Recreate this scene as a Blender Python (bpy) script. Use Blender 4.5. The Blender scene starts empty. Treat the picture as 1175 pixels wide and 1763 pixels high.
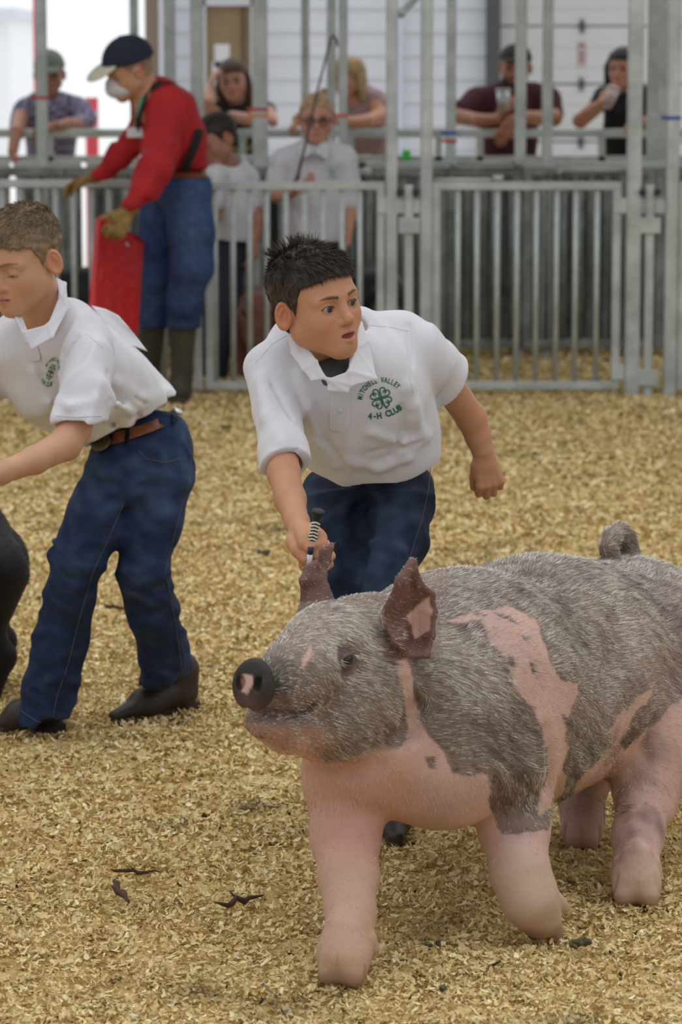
import bpy, bmesh, math, random
import numpy as np
from mathutils import Vector, Matrix

# ------------------------------------------------------------------ camera, sky, light, exposure
SC = bpy.context.scene
COL = SC.collection
F_PX, W_PX, H_PX = 5500.0, 1175.0, 1763.0
CAM_H, PITCH = 1.5, math.atan(776/5500.0)
cam_data = bpy.data.cameras.new('camera')
cam = bpy.data.objects.new('camera', cam_data)
COL.objects.link(cam)
cam.location = (0, 0, CAM_H)
cam.rotation_euler = (math.pi/2 - PITCH, 0, 0)
cam_data.sensor_fit = 'VERTICAL'
cam_data.sensor_height = 36.0
cam_data.sensor_width = 24.0
cam_data.lens = 36.0*F_PX/H_PX
cam_data.clip_end = 300
cam_data.dof.use_dof = True
cam_data.dof.focus_distance = 5.75
cam_data.dof.aperture_fstop = 7.5
SC.camera = cam

world = bpy.data.worlds.new('sky')
SC.world = world
world.use_nodes = True
bg = world.node_tree.nodes['Background']
bg.inputs[0].default_value = (0.93, 0.97, 1.0, 1)
bg.inputs[1].default_value = 1.5

def lamp(name, kind, loc, target, energy, size=1, sizey=None, color=(1, 1, 1)):
    d = bpy.data.lights.new(name, kind)
    d.energy = energy
    d.color = color
    if kind == 'AREA':
        d.shape = 'RECTANGLE'; d.size = size; d.size_y = sizey or size
    else:
        d.angle = size
    o = bpy.data.objects.new(name, d)
    COL.objects.link(o)
    o.location = loc
    o.rotation_euler = (Vector(target)-Vector(loc)).to_track_quat('-Z', 'Y').to_euler()
    return o
lamp('skylight', 'SUN', (1.2, 7.5, 8), (0, 6, 0), 0.6, 0.9, color=(1.0, 0.96, 0.9))

SC.view_settings.view_transform = 'Standard'
SC.view_settings.look = 'None'
SC.view_settings.exposure = -0.45
SC.view_settings.gamma = 1.0
SC.view_settings.use_curve_mapping = False

# ------------------------------------------------------------------ helpers
ST, CT = math.sin(PITCH), math.cos(PITCH)
def A(*v): return np.array(v, dtype=np.float64)
def P(px, py, Y):
    "world point at depth Y seen at the photo position px, py"
    u = (px-587.5)/F_PX; v = (881.5-py)/F_PX
    t = Y/(CT+v*ST)
    return A(u*t, Y, CAM_H+t*(-ST+v*CT))
def G(px, py, z=0.0):
    "ground point"
    u = (px-587.5)/F_PX; v = (881.5-py)/F_PX
    t = (z-CAM_H)/(-ST+v*CT)
    return A(u*t, t*(CT+v*ST), z)
def PXM(Y, z=0.5): return Y*CT/F_PX*1.0 if False else (Y*CT+(CAM_H-z)*ST)/F_PX   # metres per photo pixel
def proj(p):
    p = np.asarray(p); x = p[..., 0]; y = p[..., 1]; z = p[..., 2]-CAM_H
    dep = y*CT-z*ST; up = y*ST+z*CT
    return 587.5+F_PX*x/dep, 881.5-F_PX*up/dep
def unit(v):
    v = np.asarray(v, float); return v/max(1e-9, np.linalg.norm(v))
def s2l(c):
    c = np.asarray(c, float)/255.0
    return np.where(c <= .04045, c/12.92, ((c+.055)/1.055)**2.4)
def rgb(r, g, b):
    c = s2l((r, g, b)); return (float(c[0]), float(c[1]), float(c[2]), 1.0)

def vnoise(p, scale, seed=0, n=14):
    "smooth pseudo noise in about -1..1"
    r = np.random.RandomState(seed)
    K = r.normal(size=(n, 3)); K /= np.linalg.norm(K, axis=1)[:, None]
    K *= r.uniform(.6, 1.7, n)[:, None]*scale*2*math.pi
    ph = r.uniform(0, 6.28, n)
    out = np.zeros(len(p))
    for i in range(n): out += np.sin(p@K[i]+ph[i])
    return out/math.sqrt(n)*1.0

# ---- signed distance shapes
class Prim:
    def __init__(s, f, lo, hi): s.f, s.lo, s.hi = f, np.asarray(lo), np.asarray(hi)
def p_cone(a, b, ra, rb=None, flat=None):
    a = np.asarray(a, float); b = np.asarray(b, float); rb = ra if rb is None else rb
    q = 1.0
    if flat is not None: ax, q = unit(flat[0]), flat[1]
    def f(p):
        x = p-a; ba = b-a
        if flat is not None:
            x = x+np.outer(x@ax, ax)*(1/q-1); ba = ba+(ba@ax)*ax*(1/q-1)
        L2 = ba@ba
        if L2 < 1e-12: return (np.sqrt((x*x).sum(1))-ra)*min(q, 1)
        t = np.clip((x@ba)/L2, 0, 1)
        y = x-t[:, None]*ba
        d = np.sqrt(np.einsum('ij,ij->i', y, y))-(ra+(rb-ra)*t)
        return d*min(q, 1.0)
    R = max(ra, rb)*max(1, q)
    return Prim(f, np.minimum(a, b)-R, np.maximum(a, b)+R)
def p_ell(c, r, R=None):
    c = np.asarray(c, float); r = np.asarray(r, float)
    R = np.eye(3) if R is None else np.asarray(R, float)      # rows = local axes
    def f(p):
        x = (p-c)@R.T
        k0 = np.sqrt(((x/r)**2).sum(1)); k1 = np.sqrt(((x/(r*r))**2).sum(1))
        return np.where(k1 > 1e-9, k0*(k0-1)/np.maximum(k1, 1e-9), -r.min())
    m = r.max()
    return Prim(f, c-m, c+m)
def p_box(c, h, R=None, rd=.003):
    c = np.asarray(c, float); h = np.asarray(h, float)-rd
    R = np.eye(3) if R is None else np.asarray(R, float)
    def f(p):
        x = np.abs((p-c)@R.T)-h
        return np.sqrt((np.maximum(x, 0)**2).sum(1))+np.minimum(x.max(1), 0)-rd
    m = np.linalg.norm(h)+rd
    return Prim(f, c-m, c+m)
def p_tri(a, b, c, r):
    a, b, c = [np.asarray(v, float) for v in (a, b, c)]
    ba, cb, ac = b-a, c-b, a-c
    n = np.cross(ba, ac)
    def f(p):
        pa, pb, pc = p-a, p-b, p-c
        s = (np.sign(pa@np.cross(ba, n))+np.sign(pb@np.cross(cb, n))+np.sign(pc@np.cross(ac, n))) < 2
        def e(v, w):
            t = np.clip(w@v/(v@v), 0, 1); q = w-t[:, None]*v
            return (q*q).sum(1)
        d1 = np.minimum(np.minimum(e(ba, pa), e(cb, pb)), e(ac, pc))
        d2 = (pa@n)**2/(n@n)
        return np.sqrt(np.where(s, d1, d2))-r
    return Prim(f, np.minimum(np.minimum(a, b), c)-r, np.maximum(np.maximum(a, b), c)+r)
def p_half(pt, n):
    pt = np.asarray(pt, float); n = unit(n)
    return Prim(lambda p: (p-pt)@n, [-99]*3, [99]*3)

class Sdf:
    def __init__(s): s.ops = []; s.disp = None
    def u(s, pr, k=.01): s.ops.append(('u', pr, k)); return s
    def sub(s, pr, k=.004): s.ops.append(('s', pr, k)); return s
    def keep(s, pr, k=.002): s.ops.append(('i', pr, k)); return s
    def cone(s, a, b, ra, rb=None, k=.01, flat=None): return s.u(p_cone(a, b, ra, rb, flat), k)
    def ell(s, c, r, R=None, k=.01): return s.u(p_ell(c, r, R), k)
    def box(s, c, h, R=None, rd=.003, k=.003): return s.u(p_box(c, h, R, rd), k)
    def tri(s, a, b, c, r, k=.004): return s.u(p_tri(a, b, c, r), k)
    def cut(s, pt, n, k=.002): return s.keep(p_half(pt, n), k)    # keeps the side n points away from
    def chain(s, pts, k=.015, flat=None):
        "pts: (px, py, Y, radius_px)"
        w = [(P(a, b, c), r*PXM(c)) for a, b, c, r in pts]
        for (a, ra), (b, rb) in zip(w[:-1], w[1:]): s.cone(a, b, ra, rb, k, flat)
        return s
    def path(s, pts, rad, k=.01, flat=None):
        rad = rad if hasattr(rad, '__len__') else [rad]*len(pts)
        for i in range(len(pts)-1): s.cone(pts[i], pts[i+1], rad[i], rad[i+1], k, flat)
        return s
    @staticmethod
    def comb(op, d, e, k):
        if op == 'u':
            h = np.maximum(k-np.abs(d-e), 0)/k; return np.minimum(d, e)-h*h*k*.25
        if op == 's': e = -e
        h = np.maximum(k-np.abs(d-e), 0)/k; return np.maximum(d, e)+h*h*k*.25
    def ev(s, p):
        p = np.asarray(p, float); d = np.full(len(p), 9.0)
        for op, pr, k in s.ops: d = s.comb(op, d, pr.f(p), k)
        if s.disp is not None:
            m = np.abs(d) < .06; d[m] += s.disp(p[m])
        return d
    def grad(s, p, e=.0015):
        g = np.stack([s.ev(p+o)-s.ev(p-o) for o in np.eye(3)*e], 1)
        return g/np.maximum(1e-9, np.linalg.norm(g, axis=1))[:, None]
    def prim(s, lo=None, hi=None):
        u = [o for o in s.ops if o[0] == 'u']
        if lo is None:
            lo = np.min([o[1].lo for o in u], 0)-.01; hi = np.max([o[1].hi for o in u], 0)+.01
        return Prim(s.ev, lo, hi)
    def copy(s, grow=0):
        t = Sdf(); t.ops = list(s.ops)
        if grow: t.disp = lambda p: -grow*np.ones(len(p))
        return t
    def polygonise(s, h, lo=None, hi=None, margin=0.0):
        u = [o for o in s.ops if o[0] == 'u']
        if lo is None:
            lo = np.min([o[1].lo for o in u], 0)-2*h-margin; hi = np.max([o[1].hi for o in u], 0)+2*h+margin
        for o in s.ops:
            if o[0] == 'i': lo = np.maximum(lo, o[1].lo-2*h); hi = np.minimum(hi, o[1].hi+2*h)
        B = 8; bs = B*h; R = bs*math.sqrt(3)/2
        n = np.ceil((hi-lo)/bs).astype(int)
        I = np.stack(np.meshgrid(*[np.arange(k) for k in n], indexing='ij'), -1).reshape(-1, 3)
        C = lo+(I+.5)*bs
        d = s.ev(C)
        m = np.abs(d) < R*1.5+margin+.004
        I, C = I[m], C[m]
        g = np.stack(np.meshgrid(*[np.arange(B+1)]*3, indexing='ij'), -1).reshape(-1, 3)
        nb = len(I); ng = len(g)
        V = np.full((nb, ng), 9.0); dr = np.full(nb, 9.0)
        for op, pr, k in s.ops:
            e = pr.f(C); RR = R*1.4
            if op == 'u': mk = e-RR-(dr+RR) < k
            elif op == 's': mk = -e+RR > dr-RR-k
            else: mk = e+RR > dr-RR-k
            mk &= np.ones(nb, bool)
            dr = s.comb(op, dr, e, k)
            idx = np.nonzero(mk)[0]
            for c0 in range(0, len(idx), 400):
                ii = idx[c0:c0+400]
                pts = (lo+(I[ii][:, None, :]*B+g[None])*h).reshape(-1, 3)
                V[ii] = s.comb(op, V[ii].ravel(), pr.f(pts), k).reshape(len(ii), ng)
        if s.disp is not None:
            for c0 in range(0, nb, 400):
                ii = np.arange(c0, min(nb, c0+400))
                pts = (lo+(I[ii][:, None, :]*B+g[None])*h).reshape(-1, 3)
                V[ii] += s.disp(pts).reshape(len(ii), ng)
        V = V.reshape(nb, B+1, B+1, B+1)
        ins = V < 0
        cnt = np.zeros((nb, B, B, B), int); cs = []
        for dx in (0, 1):
            for dy in (0, 1):
                for dz in (0, 1):
                    cs.append((dx, dy, dz)); cnt += ins[:, dx:dx+B, dy:dy+B, dz:dz+B]
        act = (cnt > 0) & (cnt < 8)
        b, x, y, z = np.nonzero(act)
        cv = np.stack([V[b, x+c[0], y+c[1], z+c[2]] for c in cs], 1)
        cs = np.array(cs, float)
        acc = np.zeros((len(b), 3)); num = np.zeros(len(b))
        for i in range(8):
            for j in range(i+1, 8):
                if np.abs(cs[i]-cs[j]).sum() != 1: continue
                vi, vj = cv[:, i], cv[:, j]; mm = (vi < 0) != (vj < 0)
                t = np.where(mm, vi/np.where(mm, vi-vj, 1), 0)
                acc += np.where(mm[:, None], cs[i]+t[:, None]*(cs[j]-cs[i]), 0); num += mm
        gi = I[b]*B+np.stack([x, y, z], 1)
        vert = lo+(gi+acc/num[:, None])*h
        big = 1 << 20
        key = ((gi[:, 0]+1)*big+gi[:, 1]+1)*big+gi[:, 2]+1
        order = np.argsort(key); ks = key[order]
        quads = []
        for ax in range(3):
            e = [0, 0, 0]; e[ax] = 1
            a0 = ins[:, :B, :B, :B]; a1 = ins[:, e[0]:e[0]+B, e[1]:e[1]+B, e[2]:e[2]+B]
            b, x, y, z = np.nonzero(a0 != a1)
            n0 = I[b]*B+np.stack([x, y, z], 1); sg = a0[b, x, y, z]
            u1, u2 = (ax+1) % 3, (ax+2) % 3
            q = []
            for o1, o2 in ((0, 0), (-1, 0), (-1, -1), (0, -1)):
                c = n0.copy(); c[:, u1] += o1; c[:, u2] += o2
                kk = ((c[:, 0]+1)*big+c[:, 1]+1)*big+c[:, 2]+1
                p = np.searchsorted(ks, kk); p = np.minimum(p, len(ks)-1)
                q.append(np.where(ks[p] == kk, order[p], -1))
            q = np.stack(q, 1); q[~sg] = q[~sg][:, ::-1]
            quads.append(q[(q >= 0).all(1)])
        q = np.concatenate(quads)
        # one light smoothing pass
        s1 = np.zeros_like(vert); c1 = np.zeros(len(vert))
        for i in range(4):
            np.add.at(s1, q[:, i], vert[q[:, (i+1) % 4]]); np.add.at(c1, q[:, i], 1)
        vert = np.where(c1[:, None] > 0, vert*.5+.5*s1/np.maximum(c1, 1)[:, None], vert)
        return vert, q

def raycast(S, px, py, Y0, Y1=None, steps=30):
    "points of the shape S seen at photo positions px, py, starting at depth Y0"
    px = np.atleast_1d(np.asarray(px, float)); py = np.atleast_1d(np.asarray(py, float))
    p = np.stack([P(a, b, Y0) for a, b in zip(px, py)]); o = A(0, 0, CAM_H)
    d = p-o; d /= np.linalg.norm(d, axis=1)[:, None]
    for _ in range(steps): p = p+d*np.clip(S.ev(p)*.92, -.02, .10)[:, None]
    return p

def vnormals(v, q):
    n = np.cross(v[q[:, 2]]-v[q[:, 0]], v[q[:, 3]]-v[q[:, 1]]); o = np.zeros_like(v)
    for i in range(4): np.add.at(o, q[:, i], n)
    return o/np.maximum(1e-12, np.linalg.norm(o, axis=1))[:, None]
# ---- mesh objects
def mesh_np(name, verts, faces, mat, parent=None, smooth=True, col=None):
    me = bpy.data.meshes.new(name)
    verts = np.asarray(verts, np.float32); faces = np.asarray(faces, np.int32)
    k = faces.shape[1]
    me.vertices.add(len(verts)); me.vertices.foreach_set('co', verts.ravel())
    me.loops.add(faces.size); me.loops.foreach_set('vertex_index', faces.ravel())
    me.polygons.add(len(faces)); me.polygons.foreach_set('loop_start', np.arange(0, faces.size, k, dtype=np.int32))
    me.polygons.foreach_set('use_smooth', np.full(len(faces), smooth))
    me.update(calc_edges=True); me.validate()
    if col is not None:
        ca = me.color_attributes.new('Col', 'FLOAT_COLOR', 'POINT')
        c = np.ones((len(verts), 4), np.float32); c[:, :3] = col
        ca.data.foreach_set('color', c.ravel())
    if mat: me.materials.append(mat)
    o = bpy.data.objects.new(name, me); COL.objects.link(o)
    if parent is not None:
        o.parent = parent; o.matrix_parent_inverse = Matrix.Translation(-Vector(parent.location))
    return o
def largest(v, q):
    "drops loose crumbs: keeps the biggest connected piece"
    lab = np.arange(len(v))
    while True:
        m = lab[q].min(1); new = lab.copy()
        for i in range(4): np.minimum.at(new, q[:, i], m)
        new = new[new]
        if (new == lab).all(): break
        lab = new
    best = np.bincount(lab).argmax(); kv = lab == best
    idx = np.cumsum(kv)-1
    return v[kv], idx[q[kv[q[:, 0]]]]
def sdf_obj(name, S, h, mat, parent=None, colf=None, margin=0):
    v, q = S.polygonise(h, margin=margin)
    if name in ('polo_shirt', 'shirt', 'jeans'): v, q = largest(v, q)
    return mesh_np(name, v, q, mat, parent, col=None if colf is None else colf(v))
def bm_obj(name, bm, mat, parent=None, smooth=False):
    me = bpy.data.meshes.new(name); bm.to_mesh(me); bm.free()
    if smooth:
        for p in me.polygons: p.use_smooth = True
    if mat: me.materials.append(mat)
    o = bpy.data.objects.new(name, me); COL.objects.link(o)
    if parent is not None:
        o.parent = parent; o.matrix_parent_inverse = Matrix.Translation(-Vector(parent.location))
    return o
def empty(name, loc, label, cat, group=None):
    o = bpy.data.objects.new(name, None); COL.objects.link(o)
    o.location = Vector([float(v) for v in loc]); o['label'] = label; o['category'] = cat
    o.empty_display_size = .1
    if group: o['group'] = group
    return o
def tag(o, label=None, cat=None, group=None, kind=None):
    if label: o['label'] = label
    if cat: o['category'] = cat
    if group: o['group'] = group
    if kind: o['kind'] = kind
    return o
def add_box(bm, lo, hi, bevel=0):
    lo = Vector(lo); hi = Vector(hi)
    r = bmesh.ops.create_cube(bm, size=1)
    for v in r['verts']:
        v.co = Vector([(lo[i]+hi[i])/2+v.co[i]*(hi[i]-lo[i]) for i in range(3)])
    if bevel:
        es = list({e for v in r['verts'] for e in v.link_edges})
        bmesh.ops.bevel(bm, geom=es, offset=bevel, segments=1, affect='EDGES')
def add_tube(bm, pts, r, n=10, cap=True):
    pts = [Vector([float(c) for c in p]) for p in pts]
    rs = r if hasattr(r, '__len__') else [r]*len(pts)
    rings = []; up = None
    for i, p in enumerate(pts):
        t = (pts[min(i+1, len(pts)-1)]-pts[max(i-1, 0)]).normalized()
        if up is None:
            up = Vector((0, 0, 1)) if abs(t.z) < .9 else Vector((1, 0, 0))
        s = t.cross(up).normalized(); up = s.cross(t).normalized()
        rings.append([bm.verts.new(p+(s*math.cos(2*math.pi*k/n)+up*math.sin(2*math.pi*k/n))*rs[i]) for k in range(n)])
    for a, b in zip(rings[:-1], rings[1:]):
        for k in range(n): bm.faces.new((a[k], a[(k+1) % n], b[(k+1) % n], b[k]))
    if cap: bm.faces.new(rings[0][::-1]); bm.faces.new(rings[-1])
def tube(name, pts, r, mat, parent=None, n=10):
    bm = bmesh.new(); add_tube(bm, pts, r, n); bmesh.ops.recalc_face_normals(bm, faces=bm.faces)
    return bm_obj(name, bm, mat, parent, True)
def box(name, lo, hi, mat, parent=None, bevel=0):
    bm = bmesh.new(); add_box(bm, lo, hi, bevel); return bm_obj(name, bm, mat, parent)
def sheet(name, rows, mat, parent=None, thick=.002, sub=2, crisp=False):
    "rows: grid of 3D points -> a smooth cloth piece with thickness"
    bm = bmesh.new()
    g = [[bm.verts.new([float(c) for c in p]) for p in r] for r in rows]
    for a, b in zip(g[:-1], g[1:]):
        for i in range(len(a)-1): bm.faces.new((a[i], a[i+1], b[i+1], b[i]))
    o = bm_obj(name, bm, mat, parent, True)
    m = o.modifiers.new('solid', 'SOLIDIFY'); m.thickness = thick; m.offset = 0
    if sub:
        m = o.modifiers.new('sub', 'SUBSURF'); m.levels = sub; m.render_levels = sub
        if crisp: m.subdivision_type = 'SIMPLE'
    return o
def blades(name, root, direction, length, width, col, mat, parent=None, seg=1, droop=None, face=None):
    "thin tapering hairs, one strip of triangles each"
    n = len(root); rs = np.random.RandomState(7)
    w = np.cross(direction, rs.normal(size=(n, 3)) if face is None else face)
    w /= np.maximum(1e-9, np.linalg.norm(w, axis=1))[:, None]
    L = np.asarray(length).reshape(-1, 1)*np.ones((n, 1)); Wd = np.asarray(width).reshape(-1, 1)*np.ones((n, 1))
    pts = []
    for s in range(seg+1):
        t = s/(seg+.0)
        c = root+direction*L*t+(0 if droop is None else droop*L*t*t)
        if s == seg: pts.append(c)
        else:
            pts.append(c-w*Wd*(1-t*.6)*.5); pts.append(c+w*Wd*(1-t*.6)*.5)
    k = len(pts); V = np.stack(pts, 1).reshape(-1, 3)
    base = np.arange(n)[:, None]*k; F = []
    for s in range(seg):
        a = 2*s
        if s < seg-1: F += [base+np.array([[a, a+1, a+3]]), base+np.array([[a, a+3, a+2]])]
        else: F += [base+np.array([[a, a+1, a+2]])]
    F = np.concatenate(F)
    C = np.repeat(col, k, 0) if np.ndim(col) == 2 else np.tile(np.asarray(col)[:3], (len(V), 1))
    return mesh_np(name, V, F, mat, parent, col=C)

# ---- materials
MATS = {}
def mat(name, color=None, rough=.6, metal=0, noise=None, bump=None, attr=False, sss=0, spec=.5, sheen=0, var=None, stretch=(1, 1, 1), alpha=None, trans=0):
    """color: rgba; noise=(scale, rgba2, amount); bump=(scale, strength, distance); attr: use the Col attribute"""
    if name in MATS: return MATS[name]
    m = bpy.data.materials.new(name); m.use_nodes = True; MATS[name] = m
    nt = m.node_tree; N = nt.nodes; Lk = nt.links; b = N['Principled BSDF']
    b.inputs['Roughness'].default_value = rough; b.inputs['Metallic'].default_value = metal
    b.inputs['Specular IOR Level'].default_value = spec
    if sheen: b.inputs['Sheen Weight'].default_value = sheen
    if trans: b.inputs['Transmission Weight'].default_value = trans
    if sss:
        b.inputs['Subsurface Weight'].default_value = sss
        b.inputs['Subsurface Radius'].default_value = (.012, .005, .003); b.inputs['Subsurface Scale'].default_value = 1
    tc = N.new('ShaderNodeTexCoord'); mp = N.new('ShaderNodeMapping'); mp.inputs['Scale'].default_value = stretch
    Lk.new(tc.outputs['Object'], mp.inputs['Vector'])
    src = None
    if attr:
        a = N.new('ShaderNodeVertexColor'); a.layer_name = 'Col'; src = a.outputs['Color']
    if noise:
        t = N.new('ShaderNodeTexNoise'); t.inputs['Scale'].default_value = noise[0]; t.inputs['Detail'].default_value = 6
        t.inputs['Roughness'].default_value = .6
        Lk.new(mp.outputs[0], t.inputs['Vector'])
        r = N.new('ShaderNodeMapRange'); r.inputs['From Min'].default_value = .35; r.inputs['From Max'].default_value = .65
        r.inputs['To Max'].default_value = noise[2]; Lk.new(t.outputs['Fac'], r.inputs['Value'])
        mx = N.new('ShaderNodeMix'); mx.data_type = 'RGBA'
        Lk.new(r.outputs[0], mx.inputs['Factor'])
        if src: Lk.new(src, mx.inputs[6])
        else: mx.inputs[6].default_value = color
        mx.inputs[7].default_value = noise[1]
        src = mx.outputs[2]
    if src: Lk.new(src, b.inputs['Base Color'])
    elif color: b.inputs['Base Color'].default_value = color
    if bump:
        t = N.new('ShaderNodeTexNoise'); t.inputs['Scale'].default_value = bump[0]; t.inputs['Detail'].default_value = 5
        Lk.new(mp.outputs[0], t.inputs['Vector'])
        bn = N.new('ShaderNodeBump'); bn.inputs['Strength'].default_value = bump[1]; bn.inputs['Distance'].default_value = bump[2]
        Lk.new(t.outputs['Fac'], bn.inputs['Height']); Lk.new(bn.outputs[0], b.inputs['Normal'])
    return m

M_SKIN = mat('skin', attr=True, rough=.5, sss=.10, spec=.35, bump=(160, .12, .002))
M_HAIR = mat('hair', attr=True, rough=.55, spec=.4)
M_SHIRT = mat('white_pique_cotton', rgb(214, 212, 218), rough=.9, spec=.2, sheen=.2, bump=(9, .5, .012), noise=(30, rgb(206, 203, 210), .5))
M_STITCH = mat('green_thread', rgb(28, 105, 82), rough=.7)
M_DENIM = mat('blue_denim', attr=True, rough=.85, spec=.25, noise=(26, rgb(22, 32, 54), .45), bump=(24, .5, .008))
M_THREAD = mat('denim_thread', rgb(74, 76, 78), rough=.9)
M_BUTTON = mat('button', rgb(205, 203, 205), rough=.35)
M_LEATHER = mat('brown_leather', rgb(132, 72, 38), rough=.5, noise=(40, rgb(84, 42, 22), .7), bump=(120, .3, .002))
M_BOOT = mat('dark_boot_leather', rgb(58, 44, 38), rough=.55, noise=(30, rgb(34, 26, 24), .8), bump=(60, .4, .003))
M_EYE = mat('eye', attr=True, rough=.12, spec=.6)
M_DARK = mat('dark_cloth', rgb(26, 27, 32), rough=.9, bump=(20, .4, .006))
M_GREYT = mat('grey_cotton', rgb(82, 86, 88), rough=.9)
# ------------------------------------------------------------------ people
class Frame:
    def __init__(s, o, fwd, up, sc=1.0):
        s.o = np.asarray(o, float); s.y = unit(fwd); up = np.asarray(up, float)
        s.z = unit(up-(up@s.y)*s.y); s.x = np.cross(s.y, s.z); s.sc = sc   # x: to the right of the figure
        s.R = np.stack([s.x, s.y, s.z])
    def __call__(s, x, y, z): return s.o+(s.x*x+s.y*y+s.z*z)*s.sc
    def loc(s, p): return ((p-s.o)@s.R.T)/s.sc
    def rot(s, yaw=0, pitch=0, roll=0):
        "local rotated axes (rows) in world space"
        m = Matrix.Rotation(yaw, 3, 'Z')@Matrix.Rotation(pitch, 3, 'X')@Matrix.Rotation(roll, 3, 'Y')
        return np.array(m).T@s.R

def head_sdf(S, H, eyes='open', mouth=0.0, jaw=1.0, nose=1.0, ear=1.0, detail=True, beard=0):
    c = H.sc
    def E(x, y, z, rx, ry, rz, k, R=None): S.ell(H(x, y, z), A(rx, ry, rz)*c, H.R if R is None else R, k*c)
    E(0, -.014, .034, .072, .090, .073, .01)                 # skull
    E(0, .022, .022, .062, .062, .060, .03)                  # forehead
    E(0, .022, -.030, .055*jaw, .058, .066, .03)             # face
    for s in (-1, 1):
        E(s*.036, .046, -.030, .026, .026, .028, .03)        # cheek
        S.cone(H(s*.050*jaw, .0, -.048), H(s*.014, .058, -.088), .019*c, .016*c, .03*c)
    E(0, .064, -.086, .020*jaw, .017, .016, .025)            # chin
    E(0, .064, -.056, .028, .022, .024, .02)                 # muzzle
    for s in (-1, 1):
        S.cone(H(s*.014, .077, .018), H(s*.046, .062, .016), .010*c, .009*c, .015*c)   # brow
    for s in (-1, 1):
        S.sub(p_ell(H(s*.031, .088, -.001), A(.019, .016, .012)*c, H.R), .014*c)
    S.cone(H(0, .076, .006), H(0, .093*1.0, -.026), .0075*c, .0100*c*nose, .012*c)     # nose
    S.ell(H(0, .0955, -.030), A(.0100, .0085, .0085)*c*nose*1.12, H.R, .008*c)
    for s in (-1, 1):
        S.ell(H(s*.0115, .084, -.034), A(.0072, .0090, .0068)*c*nose, H.R, .006*c)
        if detail: S.sub(p_ell(H(s*.0065, .0895, -.0405), A(.0036, .0048, .0032)*c, H.R), .003*c)
    # lips
    lw = .023
    up = -.0555; dn = -.0665-mouth*.5
    for s in (-1, 1):
        S.cone(H(0, .0865, up), H(s*lw, .0735, -.0605), .0056*c, .0030*c, .005*c)
        S.cone(H(0, .0855, dn), H(s*lw*.9, .0730, -.0625), .0072*c, .0030*c, .006*c)
    if detail:
        S.sub(p_ell(H(0, .090, -.0612-mouth*.2), A(.0185, .016, .0011+mouth*.55)*c, H.R), .0022*c)
        S.sub(p_ell(H(0, .0905, -.047), A(.0035, .004, .007)*c, H.R), .006*c)
    for s in (-1, 1):     # eyelids
        ec = H(s*.031, .0665, -.002)
        S.ell(ec, A(.0150, .0142, .0138)*c, H.R, .005*c)
        if eyes == 'open':
            S.sub(p_ell(H(s*.0315, .080, -.0025), A(.0134, .013, .0058)*c, H.rot(0, 0, s*-.08)), .0018*c)
        elif eyes == 'down':
            S.sub(p_ell(H(s*.0315, .082, -.0085), A(.0125, .009, .0016)*c, H.R), .002*c)
    for s in (-1, 1):     # ears
        R = H.rot(s*.50, -.12, 0)
        oc = H(s*.0785, -.014, -.006)
        S.ell(oc, A(.0095, .0190, .0310)*c*ear, R, .005*c)
        S.sub(p_ell(oc+R[0]*s*.0110*c+R[1]*.001*c+R[2]*.002*c, A(.0125, .0145, .0255)*c*ear, R), .002*c)
        S.ell(oc+R[0]*s*.001*c+R[1]*.016*c-R[2]*.004*c, A(.005, .004, .006)*c*ear, R, .004*c)
        if detail: S.path([oc+R[0]*s*.001*c+R[1]*-.008*c-R[2]*.012*c, oc+R[0]*s*.001*c-R[1]*.007*c+R[2]*.004*c, oc+R[0]*s*.001*c-R[1]*.001*c+R[2]*.013*c], .0026*c, .003*c)

def hairmask(l, style):
    "positive inside the hair region; l = head-local positions"
    x, y, z = np.abs(l[:, 0]), l[:, 1], l[:, 2]
    hl = .060 - .35*np.maximum(x-.03, 0)                       # forehead line
    if style == 'low': hl = .052-.30*np.maximum(x-.03, 0)
    front = z-hl
    temple = .018+.5*(z-.0)                                    # sideburn edge
    side = np.minimum(temple-y, z+.022)
    back = np.minimum(-.020-y, z+.062)
    earhole = np.hypot((y+.012)/.020, (z+.006)/.031)-1.05
    m = np.maximum(np.maximum(front, np.minimum(side, temple-y)), back)
    m = np.where((x > .05) & (y > -.045), np.minimum(m, earhole*.02), m)
    return m
def skull_sdf(H, grow):
    c = H.sc; T = Sdf()
    T.ell(H(0, -.014, .034), A(.072+grow, .090+grow, .073+grow)*c, H.R)
    T.ell(H(0, .022, .022), A(.062+grow, .062+grow, .060+grow)*c, H.R, .03*c)
    T.ell(H(0, -.020, -.020), A(.060+grow, .068+grow, .050)*c, H.R, .02*c)
    return T
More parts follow.
